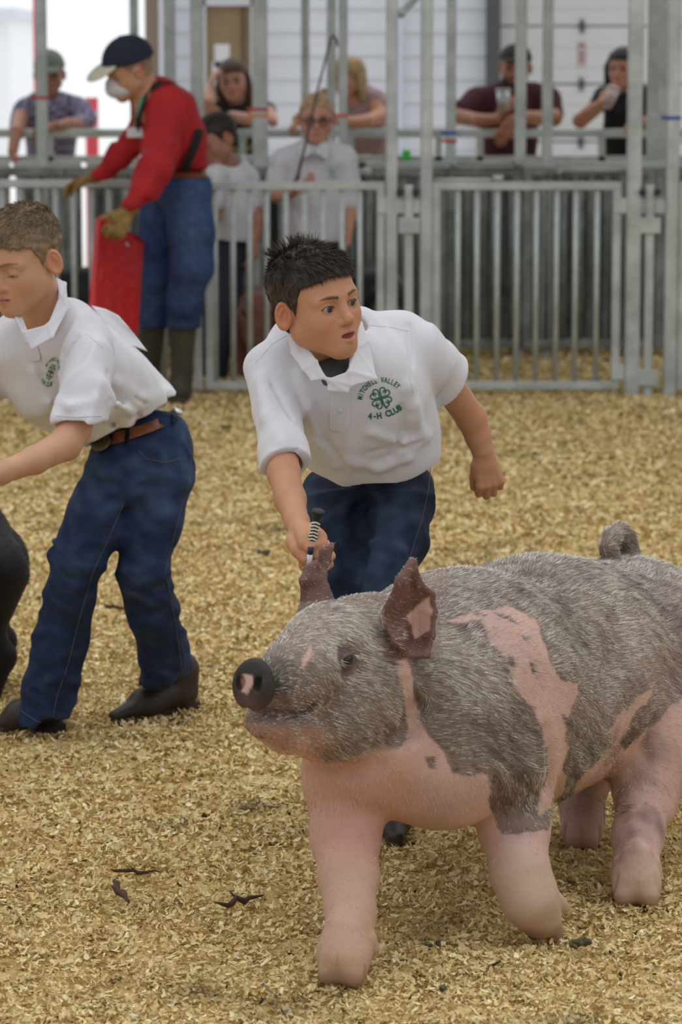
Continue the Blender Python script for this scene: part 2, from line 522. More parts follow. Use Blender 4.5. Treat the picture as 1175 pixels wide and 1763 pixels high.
def hair(H, h, col, parent, style='short', grow=.006, topgrow=.0, strands=0, slen=.014, top_len=None, flow=None, seed=1, cap_cut=True, spikes=0, light=None):
    T = skull_sdf(H, grow)
    if topgrow: T.ell(H(0, -.012, .050), A(.070+topgrow, .088+topgrow, .062+topgrow)*H.sc, H.R, .02*H.sc)
    T.disp = lambda p: vnoise(H.loc(p), 45, seed)*.0010*H.sc+vnoise(H.loc(p), 14, seed+1)*.0006*H.sc
    T.keep(Prim(lambda p: -hairmask(H.loc(p), style)*H.sc, [-99]*3, [99]*3), .004*H.sc)
    v, q = T.polygonise(h)
    rs = np.random.RandomState(seed)
    base = np.asarray(col[:3])
    c0 = base*(1+.25*vnoise(H.loc(v), 30, seed)[:, None])
    o = mesh_np('hair', v, q, M_HAIR, parent, col=np.clip(c0, .002, 1))
    if strands:
        g = vnormals(v, q)
        i = rs.randint(0, len(v), strands)
        r = v[i]; n = g[i]; l = H.loc(r)
        ok = (np.linalg.norm(l-np.array([0, -.01, .03]), axis=1) > .055); r, n, l = r[ok], n[ok], l[ok]
        top = np.clip((l[:, 2]-.05)/.04, 0, 1)
        fl = H.R[1]*np.where(top > .3, 1.0, .15)[:, None]+H.R[2]*np.where(top > .3, -.25, -1.0)[:, None] if flow is None else flow(l)
        fl = fl-(fl*n).sum(1)[:, None]*n
        fl /= np.maximum(.2, np.linalg.norm(fl, axis=1))[:, None]
        clump = np.stack([vnoise(l, 25, seed+5+j) for j in range(3)], 1)
        d = fl+n*(.28+.25*top)[:, None]+clump*.22+rs.normal(size=r.shape)*.13
        d /= np.linalg.norm(d, axis=1)[:, None]
        L = (slen+(top_len or slen)*top)*rs.uniform(.6, 1.2, len(r))*H.sc
        cc = base[None]*rs.uniform(.55, 1.7, len(r))[:, None]
        if light is not None:
            w = np.clip(vnoise(l, 12, seed+9), 0, 1)[:, None]*.7; cc = cc*(1-w)+np.asarray(light[:3])[None]*w*rs.uniform(.6, 1.3, len(r))[:, None]
        s = blades('strands', r-n*.001, d, L, .0011*H.sc, np.clip(cc, .002, 1), M_HAIR, parent, seg=2, droop=fl*.25)
        s['kind'] = 'stuff'
    return o, T

def eye_obj(H, s, gaze, parent, iris=rgb(58, 36, 22), n=28):
    c = H(s*.031, .0665, -.002); r = .0126*H.sc
    g = unit(gaze); up = H.z; a = unit(np.cross(g, up)); b = np.cross(a, g)
    V = []; Cc = []; F = []
    m = 20
    for i in range(m+1):
        th = math.pi*(i/m)**1.25
        for j in range(n):
            ph = 2*math.pi*j/n
            V.append(c+r*(g*math.cos(th)+(a*math.cos(ph)+b*math.sin(ph))*math.sin(th)))
            Cc.append((.004, .004, .004) if th < .27 else (iris[:3] if th < .58 else ((.02, .015, .012) if th < .64 else (.30, .27, .255))))
    for i in range(m):
        for j in range(n): F.append((i*n+j, i*n+(j+1) % n, (i+1)*n+(j+1) % n, (i+1)*n+j))
    return mesh_np('eye', V, F, M_EYE, parent, col=np.array(Cc))

def hand_sdf(S, w, d, pn, side, sc=1.0, curl=(.5, .6, .5), thumb=(.6, .3), spread=.06, k=.003, finger_curls=None, tdir=None):
    """w wrist, d pointing along the hand, pn direction the palm faces, side: +1 thumb on the cross(d, pn) side"""
    d = unit(d); pn = unit(pn-np.dot(pn, d)*d); t = np.cross(d, pn)*side
    S.cone(w, w+d*.03*sc, .019*sc, .022*sc, .012*sc, flat=(pn, .75))
    for i in range(4):                                  # palm rays
        o = (1.5-i)*.0165*sc
        S.cone(w+d*.018*sc+t*o*.55, w+d*.078*sc+t*o*1.0, .0125*sc, .0105*sc, .009*sc)
    S.cone(w+d*.02*sc+t*.014*sc+pn*.004*sc, w+d*.052*sc+t*.024*sc+pn*.010*sc, .013*sc, .012*sc, .010*sc)
    lens = [(.036, .023, .018), (.040, .026, .019), (.037, .024, .018), (.028, .018, .016)]
    for i in range(4):
        o = (1.5-i)*.0172*sc
        cu = curl if finger_curls is None else finger_curls[i]
        p = w+d*(.083-.004*abs(i-1.2))*sc+t*o
        dr = unit(d+t*(1.5-i)*spread); ang = 0; rr = [.0092, .0084, .0078, .0068]
        if i == 3: rr = [r*.88 for r in rr]
        for j in range(3):
            ang += cu[j]
            q = p+(dr*math.cos(ang)+pn*math.sin(ang))*lens[i][j]*sc
            S.cone(p, q, rr[j]*sc, rr[j+1]*sc, k*sc if j else .006*sc); p = q
    td = unit(d*.75+t*.62+pn*thumb[1]) if tdir is None else unit(tdir)
    p = w+d*.028*sc+t*.024*sc+pn*.006*sc
    q = p+td*.034*sc; S.cone(p, q, .0125*sc, .0100*sc, .007*sc)
    td2 = unit(td*math.cos(thumb[0])+(pn*.6+d*.5-t*.35)*math.sin(thumb[0]))
    q2 = q+td2*.028*sc; S.cone(q, q2, .0098*sc, .0078*sc, k*sc)
    return q2

def skin_color(base, H=None, lips=rgb(168, 96, 88), brow=None, blush=.25, browlift=0, beard=None, lash=True, stubble=None):
    base = np.asarray(base[:3])
    def f(v):
        c = np.tile(base, (len(v), 1))*(1+.04*vnoise(v, 12, 3))[:, None]
        if H is None: return c
        l = H.loc(v); ax = np.abs(l[:, 0]); y, z = l[:, 1], l[:, 2]
        inh = np.linalg.norm(l, axis=1) < .14
        def mix(w, col):
            nonlocal c
            w = (np.clip(w, 0, 1)*inh)[:, None]; c = c*(1-w)+np.asarray(col[:3])[None]*w
        red = base*np.array([1.05, .72, .68])
        mix(blush*np.exp(-(((ax-.040)/.018)**2+((z+.036)/.016)**2))*(y > .03), red)
        mix(.35*np.exp(-((ax/.012)**2+((z+.030)/.012)**2))*(y > .08), red)
        mix(.45*((ax > .072) & (y < .02) & (np.abs(z) < .05)), base*np.array([1.1, .68, .6]))
        # lips
        e = 1-np.hypot(ax/.0215, (z+.0612)/(.0098-ax*.24))
        mix(np.clip(e*6, 0, 1)*(y > .068)*.85, lips)
        mix(np.clip(1.0-np.abs(z+.0615)/.0016, 0, 1)*(ax < .018)*(y > .066)*(y < .083), (.03, .008, .008))
        # around the eyes
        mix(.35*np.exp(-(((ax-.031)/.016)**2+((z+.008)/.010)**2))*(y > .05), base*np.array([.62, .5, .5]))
        if lash:
            e = np.abs(np.hypot((ax-.0315)/.0134, (z+.0025)/.0070)-1)
            mix(np.clip(1.3-e/.20, 0, 1)*(z > -.003)*(y > .062)*.92, (.015, .010, .008)); mix(np.clip(1-e/.16, 0, 1)*(z < -.003)*(y > .066)*.35, (.05, .03, .025))
        if brow is not None:
            bz = .0180+browlift+.0035*np.sin(np.clip((ax-.012)/.038, 0, 1)*2.6)
            th = .0038*np.clip((.052-ax)/.02, .2, 1)
            mix(np.clip(1.4-np.abs(z-bz)/th, 0, 1)*(ax > .012)*(ax < .050)*(y > .045)*.85, brow)
        if beard is not None:
            w = np.clip((-.040-z+.6*np.maximum(y-.06, 0)*0+ .35*(ax-.045))*60, 0, 1)*(y > -.01)
            must = (np.abs(z+.050) < .006)*(ax < .024)*(y > .06)
            chn = ((z < -.070)*(y > .03))
            w = np.maximum(np.maximum(w*(np.hypot(ax/.023, (z+.0615)/.010) > 1), must), chn*(np.hypot(ax/.023, (z+.0615)/.010) > 1))
            mix(w*.9, beard)
        return c
    return f

def boot(S, ankle, toe, r=.038, sc=1.0):
    a = np.asarray(ankle); t = np.asarray(toe); d = unit((t-a)*[1, 1, 0]); L = np.linalg.norm((t-a)*[1, 1, 0])
    g = A(a[0], a[1], 0)
    up = A(0, 0, 1)
    S.cone(a+up*.10*sc, g+up*.055*sc, r*1.15, r*1.0, .02)
    S.cone(g+up*.050*sc, g+d*L*.55+up*.042*sc, r*.92, r*.86, .02)
    S.cone(g+d*L*.5+up*.036*sc, g+d*L*.97+up*.024*sc, r*.86, r*.42, .02, flat=(up, .75))
    S.box(g-d*.018+up*.012*sc, A(.026*sc, .026*sc, .014*sc), np.stack([d, np.cross(up, d), up]), .004, .003)
    S.cone(g+d*.02+up*.010, g+d*L*.97+up*.010, .024*sc, .018*sc, .004, flat=(up, .4))
def obj_mesh_text(txt, size=1.0, res=3, weight=0.0):
    "2D outline mesh of a word: vertices (n,2), triangles"
    cu = bpy.data.curves.new('t', 'FONT'); cu.body = txt; cu.size = size; cu.resolution_u = res; cu.fill_mode = 'FRONT'
    cu.offset = weight
    o = bpy.data.objects.new('t', cu); COL.objects.link(o)
    bpy.context.view_layer.update()
    me = bpy.data.meshes.new_from_object(o.evaluated_get(bpy.context.evaluated_depsgraph_get()))
    me.calc_loop_triangles()
    v = np.array([x.co[:] for x in me.vertices])[:, :2] if len(me.vertices) else np.zeros((0, 2))
    t = np.array([x.vertices[:] for x in me.loop_triangles])
    w = v[:, 0].max() if len(v) else size*.3
    bpy.data.objects.remove(o); bpy.data.meshes.remove(me); bpy.data.curves.remove(cu)
    return v, t, w
_glyph = {}
def glyph(ch):
    if ch not in _glyph: _glyph[ch] = obj_mesh_text(ch, 1.0, 2, .035)
    return _glyph[ch]
def logo_2d():
    "the club emblem in units where a clover leaf is about 1 long; returns verts (n,2), tris"
    V, T = [], []; off = 0
    def put(v, t, x, y, sc, ang, sx=1):
        nonlocal off
        ca, sa = math.cos(ang), math.sin(ang); w = v*[sc*sx, sc]
        V.append(np.stack([x+w[:, 0]*ca-w[:, 1]*sa, y+w[:, 0]*sa+w[:, 1]*ca], 1)); T.append(t+off); off += len(v)
    def arc(word, R, a0, a1, size, cy, inward=False, sx=.8):
        n = len(word)
        for i, ch in enumerate(word):
            if ch == ' ': continue
            a = a0+(a1-a0)*i/(n-1); v, t, w = glyph(ch)
            x, y = R*math.cos(a), cy+R*math.sin(a)
            rot = a-math.pi/2 if not inward else a+math.pi/2
            if ch == '-' : v = v+[0, .05]
            v = v-[w/2, .35 if inward else 0]
            put(v, t, x, y, size, rot, sx)
    def stroke(pts, w):
        nonlocal off
        p = np.array(pts); d = np.gradient(p, axis=0); d /= np.linalg.norm(d, axis=1)[:, None]; nn = np.stack([-d[:, 1], d[:, 0]], 1)*w/2
        V.append(np.concatenate([p-nn, p+nn])); n = len(p)
        T.append(np.array([(i, i+1, n+i+1) for i in range(n-1)]+[(i, n+i+1, n+i) for i in range(n-1)])+off); off += 2*n
    for q in range(4):                                    # four heart leaves, an H on each
        a = math.pi/4+q*math.pi/2
        th = np.linspace(0, 2*math.pi, 34)
        hx = 16*np.sin(th)**3/17.0; hy = (13*np.cos(th)-5*np.cos(2*th)-2*np.cos(3*th)-np.cos(4*th))/17.0
        hx, hy = hx*.62, (hy+1.0)*.64+.06
        ca, sa = math.cos(a-math.pi/2), math.sin(a-math.pi/2)
        stroke(np.stack([hx*ca-hy*sa, hx*sa+hy*ca], 1), .13)
        v, t, w = glyph('H'); v = v-[w/2, .36]
        put(v, t, .80*math.cos(a), .80*math.sin(a), .56, a-math.pi/2 if q in (0, 1) else a+math.pi/2)
    stroke([(0, -.05), (.06, -.5), (.16, -.95), (.34, -1.3)], .17)
    arc('MITCHELL VALLEY', 2.25, math.radians(152), math.radians(30), .80, -.52, sx=.62)
    arc('4-H CLUB', 5.2, math.radians(251), math.radians(289), .95, 3.35, True, sx=.85)
    return np.concatenate(V), np.concatenate(T)
def surface_logo(name, S, cx, cy, size, ang, Y0, parent, m=None, sx=1.0):
    v, t = logo_2d(); ca, sa = math.cos(ang), math.sin(ang); v = v*[sx, 1]
    px = cx+size*(v[:, 0]*ca-v[:, 1]*sa); py = cy-size*(v[:, 0]*sa+v[:, 1]*ca)
    p = raycast(S, px, py, Y0)
    p = p+S.grad(p)*.0016
    return mesh_np(name, p, t, m or M_STITCH, parent)
def surf_tube(name, S, pts, Y0, r, m, parent, n=6, sub=6):
    pts = np.array(pts, float); q = []
    for a, b in zip(pts[:-1], pts[1:]):
        for i in range(sub): q.append(a+(b-a)*i/sub)
    q.append(pts[-1]); q = np.array(q)
    p = raycast(S, q[:, 0], q[:, 1], Y0)
    return tube(name, list(p+S.grad(p)*r*.3), r, m, parent, n)
def cloth_fold(amp, scale, seed, stretch=(1, 1, .35)):
    st = np.array(stretch)
    def f(p):
        q = p*st
        w = vnoise(q, scale*.5, seed+3)
        n = vnoise(q, scale, seed, 8)+.6*w
        return -amp*(np.exp(-(n*1.7)**2)*1.5-.4)               # soft ridged folds
    return f
# ------------------------------------------------------------------ arena floor and wood shavings
def ground_z(x, y):
    "gentle unevenness of the litter (kept low)"
    return .010*(np.sin(x*3.1+y*1.3)+np.sin(y*4.3-x*1.7+1)+np.sin(x*7.7+2)*np.sin(y*6.1))*.35-.012
def build_ground():
    xs = np.linspace(-6, 6, 161); ys = np.linspace(2.5, 21, 241)
    X, Y = np.meshgrid(xs, ys, indexing='ij')
    Z = ground_z(X, Y)+.004*vnoise(np.stack([X.ravel(), Y.ravel(), 0*X.ravel()], 1), 3, 8).reshape(X.shape)
    V = np.stack([X, Y, Z], -1).reshape(-1, 3); m = len(ys)
    i = np.arange(len(xs)-1)[:, None]*m+np.arange(m-1)[None]
    F = np.stack([i, i+m, i+m+1, i+1], -1).reshape(-1, 4)
    M = bpy.data.materials.new('wood_shavings_bed'); M.use_nodes = True
    N, L = M.node_tree.nodes, M.node_tree.links; b = N['Principled BSDF']; b.inputs['Roughness'].default_value = .95
    b.inputs['Specular IOR Level'].default_value = .1
    tc = N.new('ShaderNodeTexCoord')
    v1 = N.new('ShaderNodeTexVoronoi'); v1.inputs['Scale'].default_value = 75; L.new(tc.outputs['Object'], v1.inputs['Vector'])
    n1 = N.new('ShaderNodeTexNoise'); n1.inputs['Scale'].default_value = 9; n1.inputs['Detail'].default_value = 8; L.new(tc.outputs['Object'], n1.inputs['Vector'])
    cr = N.new('ShaderNodeValToRGB'); e = cr.color_ramp.elements
    e[0].position = 0; e[0].color = rgb(176, 148, 98); e[1].position = 1; e[1].color = rgb(224, 202, 150)
    x = e.new(.5); x.color = rgb(206, 180, 124)
    sp = N.new('ShaderNodeSeparateColor'); L.new(v1.outputs['Color'], sp.inputs[0]); L.new(sp.outputs[0], cr.inputs[0])
    mx = N.new('ShaderNodeMix'); mx.data_type = 'RGBA'; mx.blend_type = 'MULTIPLY'
    r2 = N.new('ShaderNodeMapRange'); r2.inputs['From Min'].default_value = .56; r2.inputs['From Max'].default_value = .42; L.new(n1.outputs[0], r2.inputs[0])
    L.new(r2.outputs[0], mx.inputs[0]); L.new(cr.outputs[0], mx.inputs[6]); mx.inputs[7].default_value = rgb(205, 190, 165)
    L.new(mx.outputs[2], b.inputs['Base Color'])
    bn = N.new('ShaderNodeBump'); bn.inputs['Strength'].default_value = .9; bn.inputs['Distance'].default_value = .02
    ad = N.new('ShaderNodeMath'); ad.operation = 'ADD'; L.new(sp.outputs[1], ad.inputs[0]); L.new(n1.outputs[0], ad.inputs[1])
    L.new(ad.outputs[0], bn.inputs['Height']); L.new(bn.outputs[0], b.inputs['Normal'])
    o = mesh_np('floor', V, F, M); o['kind'] = 'structure'
    # loose shavings: small curled flakes, thinner with distance
    rs = np.random.RandomState(4)
    N1 = 370000
    u = rs.uniform(0, 1, N1); y = 4.3*np.exp(u*math.log(19.0/4.3))                 # equal numbers per log depth
    x = rs.uniform(-1, 1, N1)*(y*.125+.25)
    sz = rs.uniform(.5, 1.25, N1)*(.0070+.0013*(y-4.3))
    cl = np.stack([x, y, 0*x], 1)
    z = ground_z(x, y)+.007*np.clip(vnoise(cl, 3.2, 91)*.6+vnoise(cl, 9, 92)*.5, -1, 1.5)+rs.uniform(-.002, .011, N1)+.006*(y > 7)
    a = rs.uniform(0, 2*math.pi, N1); tilt = rs.normal(0, .50, N1); roll = rs.normal(0, .6, N1)
    dx = np.stack([np.cos(a)*np.cos(tilt), np.sin(a)*np.cos(tilt), np.sin(tilt)], 1)
    up = np.stack([np.sin(roll)*-np.sin(a), np.sin(roll)*np.cos(a), np.cos(roll)], 1)
    dy = np.cross(up, dx); dy /= np.linalg.norm(dy, axis=1)[:, None]; nz = np.cross(dx, dy)
    asp = rs.uniform(.10, .60, N1)[:, None]; s = sz[:, None]; c = np.stack([x, y, z], 1)
    curl = rs.uniform(-.1, .45, N1)[:, None]*s
    j = lambda: rs.uniform(.75, 1.1, N1)[:, None]
    hx, hy = dx*s, dy*s*asp
    V = np.stack([c-hx*j()-hy*j()*.6+nz*curl, c-hx*j()*.8+hy*j()*.7+nz*curl, c+hy*j()*1.0, c-hy*j()*1.0, c+hx*j()+hy*.5*j()+nz*curl, c+hx*j()*.9-hy*j()*.4+nz*curl], 1).reshape(-1, 3)
    b6 = np.arange(N1)[:, None]*6
    F = np.concatenate([b6+np.array([[0, 3, 2, 1]]), b6+np.array([[3, 5, 4, 2]])])
    pal = np.array([s2l(q) for q in ((222, 200, 146), (212, 187, 130), (230, 213, 168), (200, 172, 116), (238, 226, 192), (188, 154, 100), (218, 192, 128), (170, 136, 88))])
    w = np.array([.22, .2, .14, .15, .07, .08, .1, .04]); ci = rs.choice(8, N1, p=w)
    pal = pal*.72+pal.mean(0)*.28*np.array([.97, .97, .90]); pal = pal*np.array([1.15, 1.16, 1.18]); cc = pal[ci]*rs.uniform(.86, 1.06, N1)[:, None]
    dirt = np.clip(vnoise(c*[1, 1, 0], 1.6, 77)*.5+vnoise(c*[1, 1, 0], 6, 78)*.5-.55, 0, 1)[:, None]
    cc = cc*(1-dirt*.45)
    blk = (rs.uniform(0, 1, N1) < .004+.02*dirt[:, 0]); cc[blk] = s2l((66, 62, 44))
    o = mesh_np('wood_shavings', V, F, mat('wood_flake', attr=True, rough=.85, spec=.2), None, smooth=False, col=np.repeat(cc, 6, 0))
    tag(o, 'pale pine wood shavings covering the show ring floor', 'shavings', kind='stuff')
build_ground()

M_BLOCKERS = mat('sky_blocker_grey', rgb(150, 150, 148), rough=.8)
for nm, lo, hi in (('sky_blocker_pens', (-9, 13.0, 4.6), (9, 18.0, 4.7)), ('sky_blocker_left', (-9.2, -7, 0), (-9, 21, 4.5)), ('sky_blocker_right', (9, -7, 0), (9.2, 24, 4.5)), ('sky_blocker_rear', (-9, -7.2, 0), (9, -7, 4.5))):  # unseen slabs added to shade the pens and block low sky light
    box(nm, lo, hi, M_BLOCKERS)['kind'] = 'structure'
# ------------------------------------------------------------------ barn wall, doors, pens
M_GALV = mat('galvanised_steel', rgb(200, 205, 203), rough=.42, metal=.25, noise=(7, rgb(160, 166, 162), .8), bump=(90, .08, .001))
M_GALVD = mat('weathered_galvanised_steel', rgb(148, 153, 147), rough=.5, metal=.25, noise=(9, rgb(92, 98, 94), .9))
M_BOARD = mat('white_siding', rgb(226, 228, 236), rough=.6, noise=(3, rgb(214, 217, 226), .6))
M_PANEL = mat('garage_panel', rgb(212, 212, 212), rough=.55)
def X_at(px, Y): return float(P(px, 172, Y)[0])
def Z_at(py, Y): return float(P(587, py, Y)[2])

def build_barn():
    Yw = 24.0
    # lap siding boards on the far wall
    wall = box('wall_back', (X_at(262, Yw), Yw+.03, -.02), (X_at(850, Yw), Yw+.15, 3.6), mat('wall_sheathing', rgb(150, 150, 152), rough=.9)); wall['kind'] = 'structure'
    bm = bmesh.new()
    h = .1735; x0, x1 = X_at(262, Yw), X_at(334, Yw); x2, x3 = X_at(444, Yw), X_at(850, Yw)
    def board_mesh(xa, xb):
        vs = [(xa, .0, 0), (xa, -.022, 0), (xa, -.006, h), (xa, .03, h), (xb, .0, 0), (xb, -.022, 0), (xb, -.006, h), (xb, .03, h)]
        fs = [(0, 1, 5, 4), (1, 2, 6, 5), (2, 3, 7, 6), (0, 4, 7, 3), (0, 3, 2, 1), (4, 5, 6, 7)]
        me = bpy.data.meshes.new('board'); me.from_pydata(vs, [], fs); me.materials.append(M_BOARD); return me
    ma, mb = board_mesh(x0, x1), board_mesh(x2, x3)
    for i in range(21):
        z = -.02+i*h
        for m_ in (ma, mb):
            if m_ is ma or True:
                o = bpy.data.objects.new('board', m_); COL.objects.link(o); o.location = (0, Yw+.03, z); o.parent = wall
    mw = board_mesh(x1, x2)
    for i in range(12, 21):
        if -.02+i*h < 1.5+.62: continue
        o = bpy.data.objects.new('board', mw); COL.objects.link(o); o.location = (0, Yw+.03, -.02+i*h); o.parent = wall
    # brown service door with its white frame and paper notices
    d = box('door_1', (X_at(352, Yw), Yw-.02, 0), (X_at(436, Yw), Yw+.02, Z_at(10, Yw)), mat('brown_door', rgb(150, 128, 98), rough=.6, noise=(4, rgb(134, 112, 84), .6))); d['kind'] = 'structure'
    bm = bmesh.new()
    for lo, hi in (((X_at(338, Yw), Yw-.06, 0), (X_at(356, Yw), Yw+.03, Z_at(-2, Yw))), ((X_at(432, Yw), Yw-.06, 0), (X_at(448, Yw), Yw+.03, Z_at(-2, Yw))), ((X_at(338, Yw), Yw-.06, Z_at(10, Yw)), (X_at(448, Yw), Yw+.03, Z_at(-4, Yw)))):
        add_box(bm, lo, hi)
    bm_obj('door_frame', bm, mat('white_trim', rgb(206, 208, 214), rough=.6), d)
    box('door_stile', (X_at(416, Yw), Yw-.035, 0), (X_at(422, Yw), Yw-.02, Z_at(12, Yw)), mat('brown_trim', rgb(104, 84, 62), rough=.6), d)
    for (a, b, c, e, l) in ((370, 396, 76, 118, 'white paper notice at the top of the brown door'), (366, 388, 106, 150, 'white paper notice lower on the brown door, behind the dark-haired woman')):
        n = box('paper_notice', (X_at(a, Yw), Yw-.024, Z_at(c+40, Yw)), (X_at(b, Yw), Yw-.021, Z_at(c, Yw)), mat('paper', rgb(222, 222, 228), rough=.8)); tag(n, l, 'notice')
    # dark steel column and sectional overhead door
    col = box('trim_1', (X_at(836, Yw), Yw-.12, 0), (X_at(860, Yw), Yw+.0, 3.6), mat('dark_column', rgb(84, 88, 88), rough=.5)); col['kind'] = 'structure'
    gd = box('door_2', (X_at(860, Yw), Yw+.10, 0), (X_at(1260, Yw), Yw+.14, 3.6), mat('garage_core', rgb(120, 120, 122), rough=.7)); gd['kind'] = 'structure'
    ph = Z_at(45, Yw)-Z_at(145, Yw); z0 = Z_at(45, Yw)
    k = -4
    while z0+k*ph < 3.6:
        za = max(0, z0+k*ph); zb = min(3.7, z0+(k+1)*ph)
        if zb > .05:
            p = box('door_panel', (X_at(861, Yw), Yw+.045, za+.006), (X_at(1260, Yw), Yw+.11, zb-.006), M_PANEL, gd, .006)
            for rr in (.33, .66): box('panel_rib', (X_at(861, Yw), Yw+.039, za+ph*rr-.008), (X_at(1260, Yw), Yw+.05, za+ph*rr+.008), M_PANEL, p, .003)
            for xx in (1002, 1152):
                bm = bmesh.new(); cx, cz = X_at(xx, Yw), za
                f = [bm.verts.new((cx+a*.030, Yw+y, cz+b*.060)) for y in (.028, .045) for a, b in ((0, 1), (1, 0), (0, -1), (-1, 0))]
                bm.faces.new(f[:4]); bm.faces.new(f[4:][::-1])
                for q in range(4): bm.faces.new((f[q], f[(q+1) % 4], f[4+(q+1) % 4], f[4+q]))
                bmesh.ops.recalc_face_normals(bm, faces=bm.faces); add_box(bm, (cx-.012, Yw+.018, cz-.03), (cx+.012, Yw+.03, cz+.03))
                bm_obj('hinge', bm, mat('dark_steel', rgb(96, 100, 108), rough=.5, metal=.5), p)
        k += 1
    n = box('warning_label', (X_at(995, Yw), Yw+.036, Z_at(116, Yw)), (X_at(1009, Yw), Yw+.044, Z_at(72, Yw)), mat('faded_label', rgb(196, 176, 178), rough=.7)); tag(n, 'faded pinkish label on the pale overhead door', 'label')
    for i_, z in enumerate((76, 90, 100)):
        box('label_band', (X_at(996, Yw), Yw+.034, Z_at(z+6, Yw)), (X_at(1008, Yw), Yw+.0365, Z_at(z, Yw)), mat('label_red', rgb(160, 120, 124), rough=.7), n)
    # corner posts of the opening
    t = box('trim_2', (X_at(252, Yw), Yw-.10, 0), (X_at(276, Yw), Yw+.16, 3.6), mat('tan_trim', rgb(140, 122, 108), rough=.7)); t['kind'] = 'structure'
    t = box('trim_3', (X_at(276, Yw), Yw-.12, 0), (X_at(288, Yw), Yw+.1, 3.6), mat('bright_trim_and_daylight', rgb(214, 220, 232), rough=.5)); t['kind'] = 'structure'
    t = box('daylight_strip', (X_at(686, Yw), Yw-.03, Z_at(272, Yw)), (X_at(694, Yw), Yw+.04, 3.6), mat('bright_trim_and_daylight')); t['kind'] = 'structure'  # white strip stands in for a daylight gap between the posts
    r = empty('red_post', (X_at(336, 21), 21, 0), 'dark red post between the man in red and the dark-haired woman', 'post')
    tube('pole', [(X_at(336, 21), 21, 0), (X_at(336, 21), 21, Z_at(62, 21))], .022, mat('dark_red_paint', rgb(150, 34, 44), rough=.5), r); tube('cap', [(X_at(336, 21), 21, Z_at(62, 21)), (X_at(336, 21), 21, Z_at(58, 21))], .026, mat('dark_red_paint'), r)
    # outside: pale ground, a far white building, a red gate post
    g = box('ground_outside', (-14, 19.5, -.20), (9, 70, -.08), mat('pale_gravel', rgb(238, 236, 232), rough=1)); g['kind'] = 'structure'
    b = empty('building', (-6.0, 46, 0), 'pale low building far away in the glare beyond the barn opening', 'building')
    box('wall', (-9, 46, 0), (-4.72, 50, 2.1), mat('far_white', rgb(240, 240, 244), rough=1), b)
    box('roof', (-9.3, 45.6, 2.1), (-4.6, 50.4, 2.25), mat('far_grey', rgb(214, 216, 222), rough=1), b)
    for xx in (-6.6, -5.6): 
        w = box('window', (xx, 45.95, .9), (xx+.55, 46.0, 1.7), mat('far_window', rgb(200, 208, 220), rough=.6), b)
    p = empty('gate_post', (X_at(68, 26), 26, 0), 'tall red post outside the barn opening at the far left', 'post')
    tube('pole', [(X_at(68, 26), 26, -.1), (X_at(68, 26), 26, 4)], .045, mat('red_paint', rgb(226, 70, 76), rough=.5), p)
    box('cap', (X_at(68, 26)-.06, 25.94, 4), (X_at(68, 26)+.06, 26.06, 4.04), mat('red_paint'), p)
    p = empty('bollard', (X_at(158, 22.5), 22.5, 0), 'thick red bollard outside beside the man in the checked shirt', 'bollard')
    tube('pole', [(X_at(158, 22.5), 22.5, -.1), (X_at(158, 22.5), 22.5, Z_at(168, 22.5))], .045, mat('red_paint'), p, 16)
    for z in (200, 225):
        tube('band', [(X_at(158, 22.5), 22.5, Z_at(z, 22.5)), (X_at(158, 22.5), 22.5, Z_at(z-8, 22.5))], .049, mat('white_trim'), p, 16)

def bar_obj(name, x, y, z0, z1, r, m, parent, me_cache={}):
    key = (round(r, 4), round(z1-z0, 3), m.name, name)
    if key not in me_cache:
        bm = bmesh.new(); add_tube(bm, [(0, 0, 0), (0, 0, z1-z0)], r, 8); me = bpy.data.meshes.new(name); bm.to_mesh(me); bm.free()
        for p in me.polygons: p.use_smooth = len(p.vertices) == 4
        me.materials.append(m); me_cache[key] = me
    o = bpy.data.objects.new(name, me_cache[key]); COL.objects.link(o)
    o.location = (x, y, z0); o.parent = parent; o.matrix_parent_inverse = Matrix.Translation(-Vector(parent.location))
    return o
def gate(x0, x1, Y, z0, z1, bars, label, m=None, rr=.018, br=.013, group=None, name='pen_gate', cat='gate', plates=()):
    m = m or M_GALV
    g = empty(name, ((x0+x1)/2, Y, z0), label, cat, group)
    bm = bmesh.new(); add_box(bm, (x0, Y-rr, z1-2*rr), (x1, Y+rr, z1), .003); bm_obj('top_rail', bm, m, g)
    bm = bmesh.new(); add_box(bm, (x0, Y-rr, z0), (x1, Y+rr, z0+2*rr), .003); bm_obj('bottom_rail', bm, m, g)
    for xx in (x0, x1-2*rr):
        bm = bmesh.new(); add_box(bm, (xx, Y-rr, z0+2*rr), (xx+2*rr, Y+rr, z1-2*rr), .003); bm_obj('stile', bm, m, g)
    for x in bars: bar_obj('bar', x, Y, z0+2*rr, z1-2*rr, br, m, g)
    for (px0, px1, pz) in plates:
        bm = bmesh.new(); add_box(bm, (px0, Y-rr-.006, pz-.035), (px1, Y-rr+.002, pz+.035), .002); bm_obj('latch_plate', bm, m, g)
    return g
